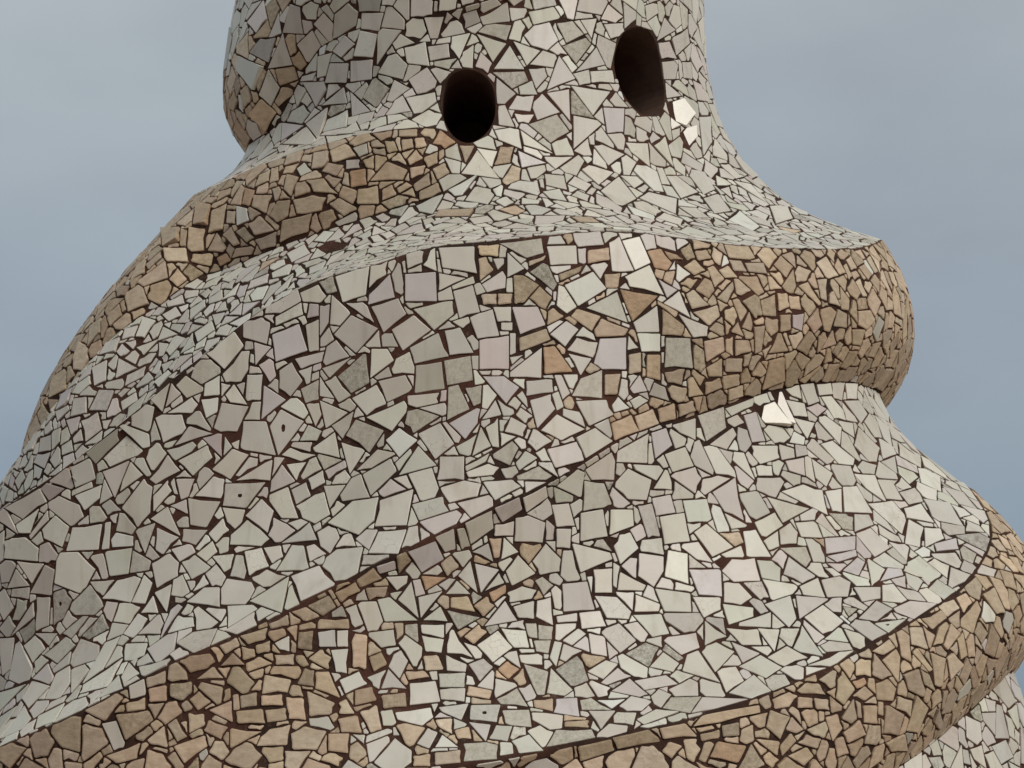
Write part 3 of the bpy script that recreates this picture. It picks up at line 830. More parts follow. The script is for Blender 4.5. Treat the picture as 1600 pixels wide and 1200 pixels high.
# ---------------------------------------------------------------- materials
def nodes(name):
    m=bpy.data.materials.new(name); m.use_nodes=True; t=m.node_tree; b=t.nodes['Principled BSDF']; return m,t.nodes,t.links,b
def noise(N,L,scale,detail=4,rough=.55,vec=None):
    n=N.new('ShaderNodeTexNoise'); n.inputs['Scale'].default_value=scale; n.inputs['Detail'].default_value=detail; n.inputs['Roughness'].default_value=rough
    if vec: L.new(vec,n.inputs['Vector'])
    return n
def ramp(N,L,src,p0,c0,p1,c1):
    r=N.new('ShaderNodeValToRGB'); e=r.color_ramp.elements; e[0].position=p0; e[0].color=c0; e[1].position=p1; e[1].color=c1; L.new(src,r.inputs[0]); return r
def mixc(N,L,fac,a,b,mode='MIX'):
    m=N.new('ShaderNodeMix'); m.data_type='RGBA'; m.blend_type=mode
    if isinstance(fac,(int,float)): m.inputs[0].default_value=fac
    else: L.new(fac,m.inputs[0])
    for s,i in ((a,6),(b,7)):
        if isinstance(s,tuple): m.inputs[i].default_value=s
        else: L.new(s,m.inputs[i])
    return m.outputs[2]
def mathn(N,L,op,a,b=None):
    m=N.new('ShaderNodeMath'); m.operation=op
    for s,i in ((a,0),(b,1)):
        if s is None: continue
        if isinstance(s,(int,float)): m.inputs[i].default_value=s
        else: L.new(s,m.inputs[i])
    return m.outputs[0]
def geo_pos(N): return N.new('ShaderNodeNewGeometry').outputs['Position']
def attr(N,name): a=N.new('ShaderNodeAttribute'); a.attribute_name=name; return a

def mat_mortar():
    m,N,L,b=nodes('red_brown_mortar'); P=geo_pos(N)
    a=noise(N,L,9,6,.6,P); c=noise(N,L,2.1,3,.5,P); d=noise(N,L,140,3,.6,P)
    base=ramp(N,L,a.outputs['Fac'],.35,(.032,.018,.013,1),.68,(.095,.045,.030,1)).outputs[0]
    red=ramp(N,L,c.outputs['Fac'],.42,(.036,.024,.019,1),.62,(.125,.053,.036,1)).outputs[0]
    col=mixc(N,L,.5,base,red); col=mixc(N,L,.35,col,ramp(N,L,d.outputs['Fac'],.3,(.5,.5,.5,1),.7,(1.25,1.2,1.15,1)).outputs[0],'MULTIPLY')
    col=mixc(N,L,ramp(N,L,noise(N,L,31,5,.7,P).outputs['Fac'],.56,(0,0,0,1),.74,(.6,.6,.6,1)).outputs[0],col,(.20,.135,.10,1))   # paler, gritty smears
    L.new(col,b.inputs['Base Color']); b.inputs['Roughness'].default_value=.95; b.inputs['Specular IOR Level'].default_value=.15
    bp=N.new('ShaderNodeBump'); bp.inputs['Strength'].default_value=.7; bp.inputs['Distance'].default_value=.006
    L.new(noise(N,L,60,5,.65,P).outputs['Fac'],bp.inputs['Height']); L.new(bp.outputs[0],b.inputs['Normal'])
    return m
def mat_tile(name,rough0,rough1,spec,kind):
    """glazed or bare piece: colour comes with each piece, wear and dirt from noise"""
    m,N,L,b=nodes(name); P=geo_pos(N); tint=attr(N,'tint'); wear=attr(N,'wear')
    sep=N.new('ShaderNodeSeparateColor'); L.new(wear.outputs['Color'],sep.inputs[0])
    dirt,edge,craze=sep.outputs[0],sep.outputs[1],sep.outputs[2]
    big=noise(N,L,7,4,.6,P); fine=noise(N,L,55,5,.65,P); speck=noise(N,L,210,3,.7,P)
    col=mixc(N,L,.5,tint.outputs['Color'],ramp(N,L,big.outputs['Fac'],.3,(.84,.82,.80,1),.7,(1.06,1.05,1.03,1)).outputs[0],'MULTIPLY')
    if kind=='stone':
        st=N.new('ShaderNodeMapping'); st.inputs['Scale'].default_value=(26,26,60); L.new(P,st.inputs['Vector'])
        vein=noise(N,L,1.0,5,.6,st.outputs[0])
        col=mixc(N,L,.7,col,ramp(N,L,vein.outputs['Fac'],.3,(.72,.64,.56,1),.7,(1.15,1.1,1.05,1)).outputs[0],'MULTIPLY')
        # browner towards the broken rim
        rim=mathn(N,L,'MULTIPLY',edge,ramp(N,L,fine.outputs['Fac'],.35,(.15,)*3+(1,),.6,(1,)*3+(1,)).outputs[0])
        col=mixc(N,L,mathn(N,L,'MULTIPLY',rim,.45),col,(.26,.125,.05,1))
    else:
        rim=mathn(N,L,'MULTIPLY',edge,ramp(N,L,fine.outputs['Fac'],.45,(0,0,0,1),.62,(1,1,1,1)).outputs[0])
        col=mixc(N,L,mathn(N,L,'MULTIPLY',rim,.2),col,(.20,.13,.09,1))
    # speckled grime where the glaze has gone
    g1=ramp(N,L,speck.outputs['Fac'],.46,(0,0,0,1),.60,(1,1,1,1)).outputs[0]
    g2=ramp(N,L,fine.outputs['Fac'],.40,(0,0,0,1),.66,(1,1,1,1)).outputs[0]
    gm=mathn(N,L,'MULTIPLY',dirt,mathn(N,L,'MAXIMUM',mathn(N,L,'MULTIPLY',g1,.7),g2))
    col=mixc(N,L,gm,col,(.17,.15,.09,1))
    # hairline crazing
    vo=N.new('ShaderNodeTexVoronoi'); vo.feature='DISTANCE_TO_EDGE'; vo.inputs['Scale'].default_value=26
    wob=N.new('ShaderNodeVectorMath'); wob.operation='MULTIPLY_ADD'; L.new(noise(N,L,18,3,.6,P).outputs['Color'],wob.inputs[0]); wob.inputs[1].default_value=(.05,.05,.05); L.new(P,wob.inputs[2])
    L.new(wob.outputs[0],vo.inputs['Vector'])
    cz=ramp(N,L,vo.outputs['Distance'],.008,(1,1,1,1),.022,(0,0,0,1)).outputs[0]
    cz=mathn(N,L,'MULTIPLY',mathn(N,L,'MULTIPLY',cz,craze),ramp(N,L,big.outputs['Fac'],.42,(0,0,0,1),.55,(1,1,1,1)).outputs[0])
    col=mixc(N,L,mathn(N,L,'MULTIPLY',cz,.42),col,(.16,.12,.08,1))
    # run-off grime in large soft patches
    grime=noise(N,L,1.6,5,.6,P)
    col=mixc(N,L,.4,col,ramp(N,L,grime.outputs['Fac'],.35,(.78,.75,.70,1),.62,(1.05,1.05,1.05,1)).outputs[0],'MULTIPLY')
    # thin run-off streaks
    st2=N.new('ShaderNodeMapping'); st2.inputs['Scale'].default_value=(15,15,1.1); L.new(P,st2.inputs['Vector'])
    col=mixc(N,L,.55,col,ramp(N,L,noise(N,L,1.0,4,.55,st2.outputs[0]).outputs['Fac'],.54,(1,1,1,1),.74,(.70,.65,.58,1)).outputs[0],'MULTIPLY')
    L.new(col,b.inputs['Base Color'])
    rr=N.new('ShaderNodeMapRange'); rr.inputs[3].default_value=rough0; rr.inputs[4].default_value=rough1; L.new(fine.outputs['Fac'],rr.inputs[0])
    ro=mathn(N,L,'ADD',mathn(N,L,'MULTIPLY',rr.outputs[0],wear.outputs['Alpha']),mathn(N,L,'MULTIPLY',dirt,.3)); L.new(ro,b.inputs['Roughness'])
    b.inputs['Specular IOR Level'].default_value=spec
    bp=N.new('ShaderNodeBump'); bp.inputs['Strength'].default_value=.5 if kind=='stone' else .16; bp.inputs['Distance'].default_value=.004
    hb=mathn(N,L,'ADD',mathn(N,L,'MULTIPLY',fine.outputs['Fac'],1.0 if kind=='stone' else .25),noise(N,L,14,2,.4,P).outputs['Fac'])
    L.new(hb,bp.inputs['Height']); L.new(bp.outputs[0],b.inputs['Normal'])
    return m
def mat_plaster():
    m,N,L,b=nodes('brown_clay_lining'); P=geo_pos(N)
    L.new(ramp(N,L,noise(N,L,12,5,.6,P).outputs['Fac'],.3,(.07,.036,.023,1),.7,(.125,.066,.042,1)).outputs[0],b.inputs['Base Color']); b.inputs['Roughness'].default_value=.9
    return m
M_MORTAR=mat_mortar(); M_LINING=mat_plaster()
M_GLAZE=mat_tile('white_glazed_ceramic',.8,1.2,.45,'glaze')
M_STONE=mat_tile('tan_bare_stone',1.2,1.7,.3,'stone')

# ---------------------------------------------------------------- the body of the tower
tower=bpy.data.objects.new('chimney_tower',None); COL.objects.link(tower); tower.location=(0,0,-1.6)
tower['label']='twisting rooftop tower clad in broken white and tan tile mosaic'; tower['category']='tower'
def link(name,me,mat,parent=None):
    o=bpy.data.objects.new(name,me); COL.objects.link(o)
    for m in (mat if isinstance(mat,(list,tuple)) else [mat]): me.materials.append(m)
    if parent: o.parent=parent; o.matrix_parent_inverse=Matrix.Translation((0,0,1.6)) if parent is tower else Matrix()
    return o
ROWS=[6,10,14,12,20,18,16,26,26,18,12,8]
th=TH.copy(); zs=[]; idx=[]
for b in range(NB):
    n=ROWS[min(b,len(ROWS)-1)]
    for k in range(n if b<NB-1 else n+1):
        t=k/n; eps=min(max(t,1e-4),1-1e-4)
        zs.append(SURF['Z'][b]*(1-eps)+SURF['Z'][b+1]*eps)
V=np.concatenate([point(SURF,th,z) for z in zs]); nr=len(zs)
i=np.arange(NT); j=(i+1)%NT
F=[np.stack([(k+1)*NT+i,(k+1)*NT+j,k*NT+j,k*NT+i],1) for k in range(nr-1)]
F=np.concatenate(F).tolist()
F.append(list(range(NT))); F.append([(nr-1)*NT+q for q in range(NT)][::-1])
me=bpy.data.meshes.new('body'); me.from_pydata(V.tolist(),[],F); me.validate(); me.update()
me.polygons.foreach_set('use_smooth',np.ones(len(me.polygons),bool))
body=link('body',me,[M_MORTAR,M_LINING],tower)
# the two deep oval openings
def cutter(poly,depth):
    """prism through the opening's outline, running straight into the wall"""
    c=np.mean(poly,0); d=np.array([c[0],c[1],0.]); d/=np.linalg.norm(d)
    bm=bmesh.new(); a=[bm.verts.new(p+d*.25) for p in poly]; e=[bm.verts.new(c+(p-c)*.9-d*depth) for p in poly]; n=len(poly)
    bm.faces.new(a); bm.faces.new(e[::-1])
    for q in range(n): bm.faces.new((a[q],e[q],e[(q+1)%n],a[(q+1)%n]))
    bmesh.ops.recalc_face_normals(bm,faces=bm.faces)
    m=bpy.data.meshes.new('cut'); bm.to_mesh(m); bm.free(); m.materials.append(M_LINING)
    return bpy.data.objects.new('cut',m)
def smooth_loop(poly,n=40):
    P=np.array(poly); m=len(P); out=[]
    for q in np.linspace(0,m,n,endpoint=False):
        k=int(q); t=q-k; p0,p1,p2,p3=P[(k-1)%m],P[k%m],P[(k+1)%m],P[(k+2)%m]
        out.append(.5*((2*p1)+(p2-p0)*t+(2*p0-5*p1+4*p2-p3)*t*t+(3*p1-p0-3*p2+p3)*t**3))
    return np.array(out)
HOLE_POLYS=[]
for h in HOLES:
    hp=smooth_loop(h); pts=point(SURF,hp[:,0],hp[:,1]); HOLE_POLYS.append(pts)
    co=cutter(pts,.62); COL.objects.link(co); co.matrix_world=Matrix()
    md=body.modifiers.new('opening','BOOLEAN'); md.operation='DIFFERENCE'; md.solver='EXACT'; md.object=co; md.material_mode='TRANSFER'
bpy.context.view_layer.update()
me2=bpy.data.meshes.new_from_object(body.evaluated_get(bpy.context.evaluated_depsgraph_get()))
body.modifiers.clear(); body.data=me2
for o in [o for o in bpy.data.objects if o.name.startswith('cut')]: bpy.data.objects.remove(o)
body.data.name='body'
# the clay lining of each opening is a part of its own
bm=bmesh.new(); bm.from_mesh(body.data); cents=[h.mean(0) for h in HOLE_POLYS]
lin=[f for f in bm.faces if f.material_index==1]; groups=[[],[]]
for f in lin:
    c=f.calc_center_median(); groups[min((0,1),key=lambda k:(c.x-cents[k][0])**2+(c.y-cents[k][1])**2+(c.z-cents[k][2])**2)].append(f)
for g,lab in zip(groups,('upright oval opening above the end of the tan ridge','slanting oval opening higher up near the neck edge')):
    ids={}; vs_=[]; fs_=[]
    for f in g:
        fs_.append([ids.setdefault(v.index,len(ids)) for v in f.verts])
    inv={v:k for k,v in ids.items()}; bm.verts.ensure_lookup_table()
    m=bpy.data.meshes.new('opening'); m.from_pydata([tuple(bm.verts[inv[k]].co) for k in range(len(ids))],[],fs_); m.update()
    o=link('opening',m,M_LINING,tower); o['label']=lab
bmesh.ops.delete(bm,geom=lin,context='FACES'); bm.to_mesh(body.data); bm.free()
# ---------------------------------------------------------------- laying the mosaic
# Pieces are laid one after another on the curved surface, each cut to fit against the pieces already there, like the real thing.
KM=9
class Lay: pass
P3=np.zeros((14000,KM,3)); CN=np.zeros((14000,3)); NN=np.zeros((14000,3)); RAD=np.zeros(14000)
pieces=[]           # dict per piece
grid={}
CELL=.16
def key(p): return (int(math.floor(p[0]/CELL)),int(math.floor(p[1]/CELL)),int(math.floor(p[2]/CELL)))
def near(p,reach=1):
    k=key(p); r=[]
    for a in range(-reach,reach+1):
        for b in range(-reach,reach+1):
            for c in range(-reach,reach+1):
                r+=grid.get((k[0]+a,k[1]+b,k[2]+c),())
    return r
def frame(n):
    """level and upward axes in the plane with normal n"""
    x,y,z=float(n[0]),float(n[1]),float(n[2]); l=math.hypot(x,y)
    if l<1e-3: return np.array([1.,0,0]),np.array([0,1.,0])
    ax,ay=-y/l,x/l
    return np.array([ax,ay,0.]),np.array([-z*ay,z*ax,x*ay-y*ax])
NX=np.array([(q+1)%KM for q in range(KM)])
def clip(poly,nx,ny,d):
    """keep the part of a convex polygon with x*nx+y*ny<=d"""
    out=[]; m=len(poly)
    for q in range(m):
        x0,y0=poly[q]; x1,y1=poly[(q+1)%m]; a=x0*nx+y0*ny-d; b=x1*nx+y1*ny-d
        if a<=0: out.append((x0,y0))
        if (a<0<b) or (b<0<a):
            t=a/(a-b); out.append((x0+(x1-x0)*t,y0+(y1-y0)*t))
    return out
def area(p):
    s=0
    for q in range(len(p)):
        x0,y0=p[q]; x1,y1=p[(q+1)%len(p)]; s+=x0*y1-x1*y0
    return s/2
def centroid(p):
    a=cx=cy=0
    for q in range(len(p)):
        x0,y0=p[q]; x1,y1=p[(q+1)%len(p)]; c=x0*y1-x1*y0; a+=c; cx+=(x0+x1)*c; cy+=(y0+y1)*c
    return (cx/(3*a),cy/(3*a)) if abs(a)>1e-9 else p[0]
def tidy(p,mn):
    """drop corners that nearly coincide"""
    out=[]
    for q in p:
        if not out or math.hypot(q[0]-out[-1][0],q[1]-out[-1][1])>mn: out.append(q)
    if len(out)>2 and math.hypot(out[0][0]-out[-1][0],out[0][1]-out[-1][1])<=mn: out.pop()
    return out
SHARP=np.abs(np.arctan(SURF['SU'])-np.arctan(SURF['SE']))
SHARP=np.array([periodic(TH,s,2) for s in SHARP])
SHARP[9]=np.where((TH>-2)&(TH<100),np.maximum(SHARP[9],.6),SHARP[9])     # the lower right lip always stays a joint, even where it is rounded
CREASE=[np.stack([SURF['R'][c]*np.sin(np.radians(TH)),-SURF['R'][c]*np.cos(np.radians(TH)),SURF['Z'][c]],1) for c in range(NB+1)]
def crease_planes(p,thd,b,e1,e2,reach,gr):
    res=[]; ti=int(round((thd+180)/360*NT))
    for c in (b,b+1):
        if c==0 or c==NB: continue
        if SHARP[c][ti%NT]<.30: continue
        w=26; ii=np.arange(ti-w,ti+w+1)%NT; q=CREASE[c][ii]-p
        d2=(q**2).sum(1); k=int(d2.argmin())
        if d2[k]>(reach*1.6)**2: continue
        k=min(max(k,1),len(ii)-2); t=q[k+1]-q[k-1]; tx,ty=t@e1,t@e2; l=math.hypot(tx,ty)
        if l<1e-6: continue
        nx,ny=-ty/l,tx/l; d=(q[k]@e1)*nx+(q[k]@e2)*ny
        if d<0: nx,ny,d=-nx,-ny,-d
        # a bent crease: take the tightest of the samples within reach
        sel=q[d2<reach*reach]
        if len(sel): d=min(d,float(np.min((sel@e1)*nx+(sel@e2)*ny)+.004))
        res.append((nx,ny,d-gr*(.8 if c==9 and thd>40 else .3)))
    return res
def cell(p,n,thd,b,shape,gr,reach):
    e1,e2=frame(n); poly=shape
    ids=near(p)
    if ids:
        ids=np.array(ids); dv=CN[ids]-p; ok=((dv**2).sum(1)<(RAD[ids]+reach+gr)**2)&((NN[ids]@n)>.25); ids=ids[ok]
        if len(ids):
            q=P3[ids]-p; X=q@e1; Y=q@e2
            X1=X[:,NX]; Y1=Y[:,NX]
            dx=X1-X; dy=Y1-Y; l2=dx*dx+dy*dy+1e-12
            t=np.clip(-(X*dx+Y*dy)/l2,0,1); cx=X+dx*t; cy=Y+dy*t; d2=cx*cx+cy*cy
            inside=((X*Y1-X1*Y)>=-1e-9).all(1)
            if inside.any(): return None
            k=d2.argmin(1); r=np.arange(len(ids)); cx=cx[r,k]; cy=cy[r,k]; dd=np.sqrt(d2[r,k])
            if (dd<gr*.8).any(): return None
            for a in np.argsort(dd):
                d=dd[a]
                if d>reach: break
                poly=clip(poly,cx[a]/d,cy[a]/d,d-gr)
                if len(poly)<3: return None
    for nx,ny,d in crease_planes(p,thd,b,e1,e2,reach,gr):
        if d<.004: return None
        poly=clip(poly,nx,ny,d)
        if len(poly)<3: return None
    return poly
def rand_shape(s,stone):
    """a broken piece: a square, a long strip, a triangle or an odd quadrilateral around the origin"""
    a0=rng.uniform(0,2*math.pi); k=rng.random(); big=[(-1,-1),(1,-1),(1,1),(-1,1)]
    if k<(.50 if stone else .38):   # nearly square corner pieces
        hs=[(a0+q*math.pi/2+rng.gauss(0,.10),s*rng.uniform(.40,.58)) for q in range(4)]
        if rng.random()<.35: hs.append((a0+math.pi/4+rng.choice((0,1,2,3))*math.pi/2,s*rng.uniform(.42,.6)))
    elif k<(.66 if stone else .68): # triangles
        hs=[(a0+q*2*math.pi/3+rng.uniform(-.35,.35),s*rng.uniform(.28,.42)) for q in range(3)]
        if rng.random()<.4: hs.append((a0+math.pi/3+rng.uniform(-.3,.3),s*rng.uniform(.45,.6)))
    else:
        m=rng.choice((4,4,5)); hs=[(a0+q*2*math.pi/m+rng.uniform(-.42,.42),s*rng.uniform(.33,.62)) for q in range(m)]
    p=big
    for a,d in hs: p=clip(p,math.cos(a),math.sin(a),d)
    p=[(max(-s,min(s,x)),max(-s,min(s,y))) for x,y in p]
    return p
def add_piece(poly2,p,n,e1,e2,stone,extra=None):
    """flatten the cell on to the plane that best follows the surface under it and store it"""
    poly2=poly2[:KM]
    m_=len(poly2); tp=list(poly2)+[(0.,0.)]+[(x*.5,y*.5) for x,y in poly2]
    tp=np.array(tp); q3=p+tp[:,:1]*e1+tp[:,1:]*e2; bed=(point(SURF,np.degrees(np.arctan2(q3[:,0],-q3[:,1])),q3[:,2])-q3)@n
    hgt=np.clip(bed[:m_],-.012,.012)
    A=np.array([[1,x,y] for x,y in poly2]+[[1,0,0]]); hh=np.append(hgt,0.)
    co=np.linalg.lstsq(A,hh,rcond=None)[0]
    tx,ty=co[1]+rng.gauss(0,.012),co[2]+rng.gauss(0,.012)
    if extra and extra['code']=='s':      # pieces turned on purpose to mirror the sun at the camera, for a glint
        v=np.array(cam.location)-p; v/=np.linalg.norm(v); hv=v+np.array(sd); hv/=np.linalg.norm(hv)
        tx,ty=-.84*(hv@e1)/(hv@n),-.84*(hv@e2)/(hv@n)
    n2=n-e1*tx-e2*ty; n2=n2/np.linalg.norm(n2)
    h0=co[0]
    # keep the whole face above a bulging bed: check the middle and the half-way points too
    rise_=np.clip(bed,-.02,.02)-(h0+tp@np.array([tx,ty]))
    h0+=min(.006,max(0.,float(rise_[m_:].max())))
    if extra and extra['code']=='s': h0-=.001
    w=np.array([p+e1*x+e2*y+n*(h0+tx*x+ty*y) for x,y in poly2])
    i=len(pieces); m=len(w); P3[i,:m]=w; P3[i,m:]=w[-1]; CN[i]=w.mean(0); NN[i]=n2; RAD[i]=np.sqrt(((w-CN[i])**2).sum(1).max())
    grid.setdefault(key(CN[i]),[]).append(i)
    d=dict(w=w,n=n2,stone=stone,area=area(poly2)); 
    if extra: d.update(extra)
    pieces.append(d); return i
# sample points over the surface
def samples(count,th0,th1,b0,b1):
    per=[]; 
    for b in range(b0,b1):
        t=rs.uniform(th0,th1,count); f=rs.uniform(0.001,.999,count); Zt=_it(SURF['Z'],t); z=Zt[b]*(1-f)+Zt[b+1]*f
        Pn=point(SURF,t,z); 
        # area element by finite differences
        f2=np.minimum(f+.01,1); f1=f2-.01; pa=point(SURF,t,Zt[b]*(1-f1)+Zt[b+1]*f1); pb=point(SURF,t,Zt[b]*(1-f2)+Zt[b+1]*f2)
        dv=np.linalg.norm(pb-pa,axis=1)/.01; Zq=_it(SURF['Z'],t+.5); pc=point(SURF,t+.5,Zq[b]*(1-f)+Zq[b+1]*f)-Pn
        nv=(pb-pa)/np.linalg.norm(pb-pa,axis=1)[:,None]; pc=pc-nv*(pc*nv).sum(1)[:,None]; du=np.linalg.norm(pc,axis=1)/.5
        per.append((t,z,np.full(count,b),du*dv))
    T=np.concatenate([q[0] for q in per]);Zz=np.concatenate([q[1] for q in per]);B=np.concatenate([q[2] for q in per]);A=np.concatenate([q[3] for q in per])
    tot=A.mean()*len(A)/count*(th1-th0)   # m2 (mean over unit f) 
    keep=rs.uniform(0,np.percentile(A,97),len(A))<A
    return T[keep],Zz[keep],B[keep],tot
rs=np.random.RandomState(5)

def zone(thd,t,b):
    """(share of tan stone, size factor) at an angle, a fraction of the band's height and a band"""
    s=lambda a,c:min(1.,max(0.,(thd-a)/(c-a)))
    if b==3: return (.75*(1-s(-58,-42)),1.0)
    if b==4: return (.30*(1-s(-75,-62)),1.0)
    if b==5:
        f=1-s(-9,1); return (.97*f if f>.5 else f*.5,.86 if f>.5 else .95)
    if b==6: return (.015,.62 if thd<-12 else .8)
    if b==7:
        f=s(22,36); mid=s(2,12)*(.28)*(1-abs(t-.45)); 
        if t>.86 and thd>17: return (.97,.8)
        return (.985 if f>.55 else mid+f*.5, .74 if f>.55 else 1.05)
    if b==8:
        f=1-s(-17,-5); mid=.30*(1-s(6,14)) if t>.22 else .04
        if thd>12: return (.012,1.05)
        return (max(.93*f,mid),.84 if f>.5 else 1.0)
    if b==9:
        f=s(2,10); return (.94 if f>.4 else .6,.80)
    if b>=10: return (.01 if thd>30 else .5,.95)
    return (.05,1.3)
WHITE=[(.745,.70,.605),(.70,.65,.56),(.72,.695,.59),(.685,.625,.56),(.79,.765,.66),(.65,.61,.525),(.71,.665,.58),(.735,.70,.61),(.69,.66,.555)]
TAN=[(.655,.54,.395),(.69,.57,.42),(.62,.50,.36),(.72,.615,.475),(.655,.53,.39),(.60,.505,.385),(.69,.56,.42),(.64,.55,.43)]
def paint(stone):
    c=rng.choice(TAN if stone else WHITE); k=rng.gauss(1,.055)
    if stone: k=rng.gauss(1,.09)
    c=tuple(min(.85,max(.02,v*k*rng.gauss(1,.012))) for v in c)
    dirt=0.; craze=1. if rng.random()<.15 else 0.
    r=rng.random()
    if not stone:
        if r<.025: dirt=rng.uniform(.5,.9); c=tuple(v*.88 for v in c)
        elif r<.13: dirt=rng.uniform(.1,.35)
        elif r<.20: c=tuple(min(.86,v*1.14) for v in c)
        elif r<.27: c=(c[0]*.985,c[1]*.945,c[2]*1.0)   # faint lilac glaze
    else:
        if r<.12: dirt=rng.uniform(.2,.7)
    return c,dirt,craze
def lay(T,Zz,B,order,size,gr,min_frac,min_abs,tries,cellsize,slim,recentre=False):
    """go through the still bare places and set a piece wherever one of about the wanted size fits"""
    placed=0; failed=set()
    PT=SP[order]; NR=SPN[order]
    CK=[tuple(v) for v in np.floor(PT*cellsize).astype(int).tolist()]
    for q,i in enumerate(order):
        if covered[i]: continue
        ck=CK[q]
        if ck in failed: continue
        thd,z,b=float(T[i]),float(Zz[i]),int(B[i]); share,sf=zone(thd,float(TF[i]),b); stone=rng.random()<share
        s=size(sf); g=gr*rng.uniform(.75,1.35)*(1.45 if b==6 else 1)
        p,n=PT[q],NR[q]; best=None
        for _ in range(tries):
            sh=rand_shape(s,stone); poly=cell(p,n,thd,b,sh,g,s*.95)
            if poly is None: break
            poly=tidy(poly,.010 if s>.06 else .006)
            if len(poly)<3: continue
            a=area(poly)
            if recentre and a<.6*area(sh):      # try again from the middle of the gap
                cx,cy=centroid(poly); e1,e2=frame(n); p2=p+e1*cx+e2*cy; poly2=cell(p2,n,thd,b,sh,g,s*.95)
                if poly2 is not None:
                    poly2=tidy(poly2,.010 if s>.06 else .006)
                    if len(poly2)>2 and area(poly2)>a: a=area(poly2); poly=[(x+cx,y+cy) for x,y in poly2]
            if best is None or a>best[0]: best=(a,poly)
            if a>.8*area(sh): break
        if best is None: failed.add(ck); continue
        a,poly=best
        per=sum(math.hypot(poly[k][0]-poly[k-1][0],poly[k][1]-poly[k-1][1]) for k in range(len(poly)))
        if a<min_frac*s*s or a<min_abs or a/(per*per)<slim: failed.add(ck); continue
        e1,e2=frame(n)
        k=add_piece(poly,p,n,e1,e2,stone); mark(k); placed+=1
    return placed
def mark(k):
    """cover the sample points under piece k"""
    c=CN[k]; r=RAD[k]+.01; ids=[]; kk=[int(math.floor(v/PC)) for v in c]; m=int(r/PC)+1
    for a in range(-m,m+1):
        for b in range(-m,m+1):
            for d in range(-m,m+1):
                v=pgrid.get((kk[0]+a,kk[1]+b,kk[2]+d))
                if v is not None: ids.append(v)
    if not ids: return
    ids=np.concatenate(ids); ids=ids[~covered[ids]]
    if not len(ids): return
    n=NN[k]; e1,e2=frame(n); q=SP[ids]-c; h=np.abs(q@n); X=q@e1; Y=q@e2
    w=P3[k]-c; wx=w@e1; wy=w@e2; inside=h<.04
    for a in range(KM):
        b=(a+1)%KM; dx,dy=wx[b]-wx[a],wy[b]-wy[a]; l=math.hypot(dx,dy)
        if l<1e-6: continue
        inside&=((dx*(Y-wy[a])-dy*(X-wx[a]))/l>-.008)
    covered[ids[inside]]=True
# ---------------------------------------------------------------- run the laying
import time as _time
_t0=_time.time()
DET=(-108.,108.)
T,Zz,B,tot=samples(62000,DET[0],DET[1],2,NB)
ok=(Zz>-.75)&(Zz<4.6); T,Zz,B=T[ok],Zz[ok],B[ok]
T2,Z2,B2,_=samples(4000,108.,252.,1,NB); T2=np.where(T2>180,T2-360,T2)
T3,Z3,B3,_=samples(4000,-108.,108.,0,NB); ok=(Z3<=-.75)|(Z3>=4.6); T3,Z3,B3=T3[ok],Z3[ok],B3[ok]
nd=len(T); T=np.concatenate([T,T2,T3]); Zz=np.concatenate([Zz,Z2,Z3]); B=np.concatenate([B,B2,B3])
SP=point(SURF,T,Zz); SPN=normal(SURF,T,Zz); covered=np.zeros(len(T),bool); _z=_it(SURF['Z'],T); _j=np.arange(len(T)); TF=(_z[B,_j]-Zz)/np.maximum(_z[B,_j]-_z[B+1,_j],1e-3); PC=.06; pgrid={}
_k=np.floor(SP/PC).astype(int); _o=np.lexsort((_k[:,2],_k[:,1],_k[:,0])); _ks=_k[_o]; _cut=np.nonzero((_ks[1:]!=_ks[:-1]).any(1))[0]+1
for part in np.split(_o,_cut): pgrid[tuple(_k[part[0]])]=part
# the openings keep their place first
for hp in HOLE_POLYS:
    sel=np.linspace(0,len(hp),KM,endpoint=False).astype(int); c=hp.mean(0); w=c+(hp[sel]-c)*1.03
    n=normal(SURF,[math.degrees(math.atan2(c[0],-c[1]))],[c[2]])[0]
    e1,e2=frame(n); q=w-c
    if area([(a@e1,a@e2) for a in q])<0: w=w[::-1]
    i=len(pieces); P3[i]=w; CN[i]=c; NN[i]=n; RAD[i]=np.sqrt(((w-c)**2).sum(1).max()); pieces.append(dict(hole=True))
    k=key(c)
    for a in (-1,0,1):
        for b in (-1,0,1):
            for d in (-1,0,1): grid.setdefault((k[0]+a,k[1]+b,k[2]+d),[]).append(i)
    mark(i)
# pieces that stand out, each in its place
skipped=0; lost=[]
for code,pts in TRACED:
    a=np.array(pts,float).reshape(-1,2)/1000.; a[:,0]*=10
    w=point(SURF,a[:,0],a[:,1]); c=w.mean(0)
    tc_=math.degrees(math.atan2(c[0],-c[1])); rr,bb=radius(SURF,[tc_],[c[2]]); p=point(SURF,[tc_],[c[2]])[0]; n=normal(SURF,[tc_],[c[2]])[0]
    e1,e2=frame(n); poly=[((q-p)@e1,(q-p)@e2) for q in w]
    if area(poly)<0: poly=poly[::-1]
    poly=tidy(poly,.006)
    if len(poly)<3: continue
    rad_=max(math.hypot(*q) for q in poly)
    c2=cell(p,n,tc_,int(bb[0]),[(x*1.02,y*1.02) for x,y in poly],.0045,rad_*1.02)
    if c2 is None or len(c2)<3 or area(c2)<.45*area(poly): skipped+=1; continue
    poly=tidy(c2,.006)
    if len(poly)<3: continue
    ex={'code':code}
    if code=='x': ex['hole']=True        # a piece has dropped out here and left bare mortar
    k=add_piece(poly,p,n,e1,e2,code[0] in 'to',ex); mark(k)
order=rs.permutation(nd)
big=lambda f:f*rng.choice((.150,.135,.12,.11,.10,.085))
S1=lay(T,Zz,B,order[:nd//4],big,.0062,.36,.002,2,70,.040)
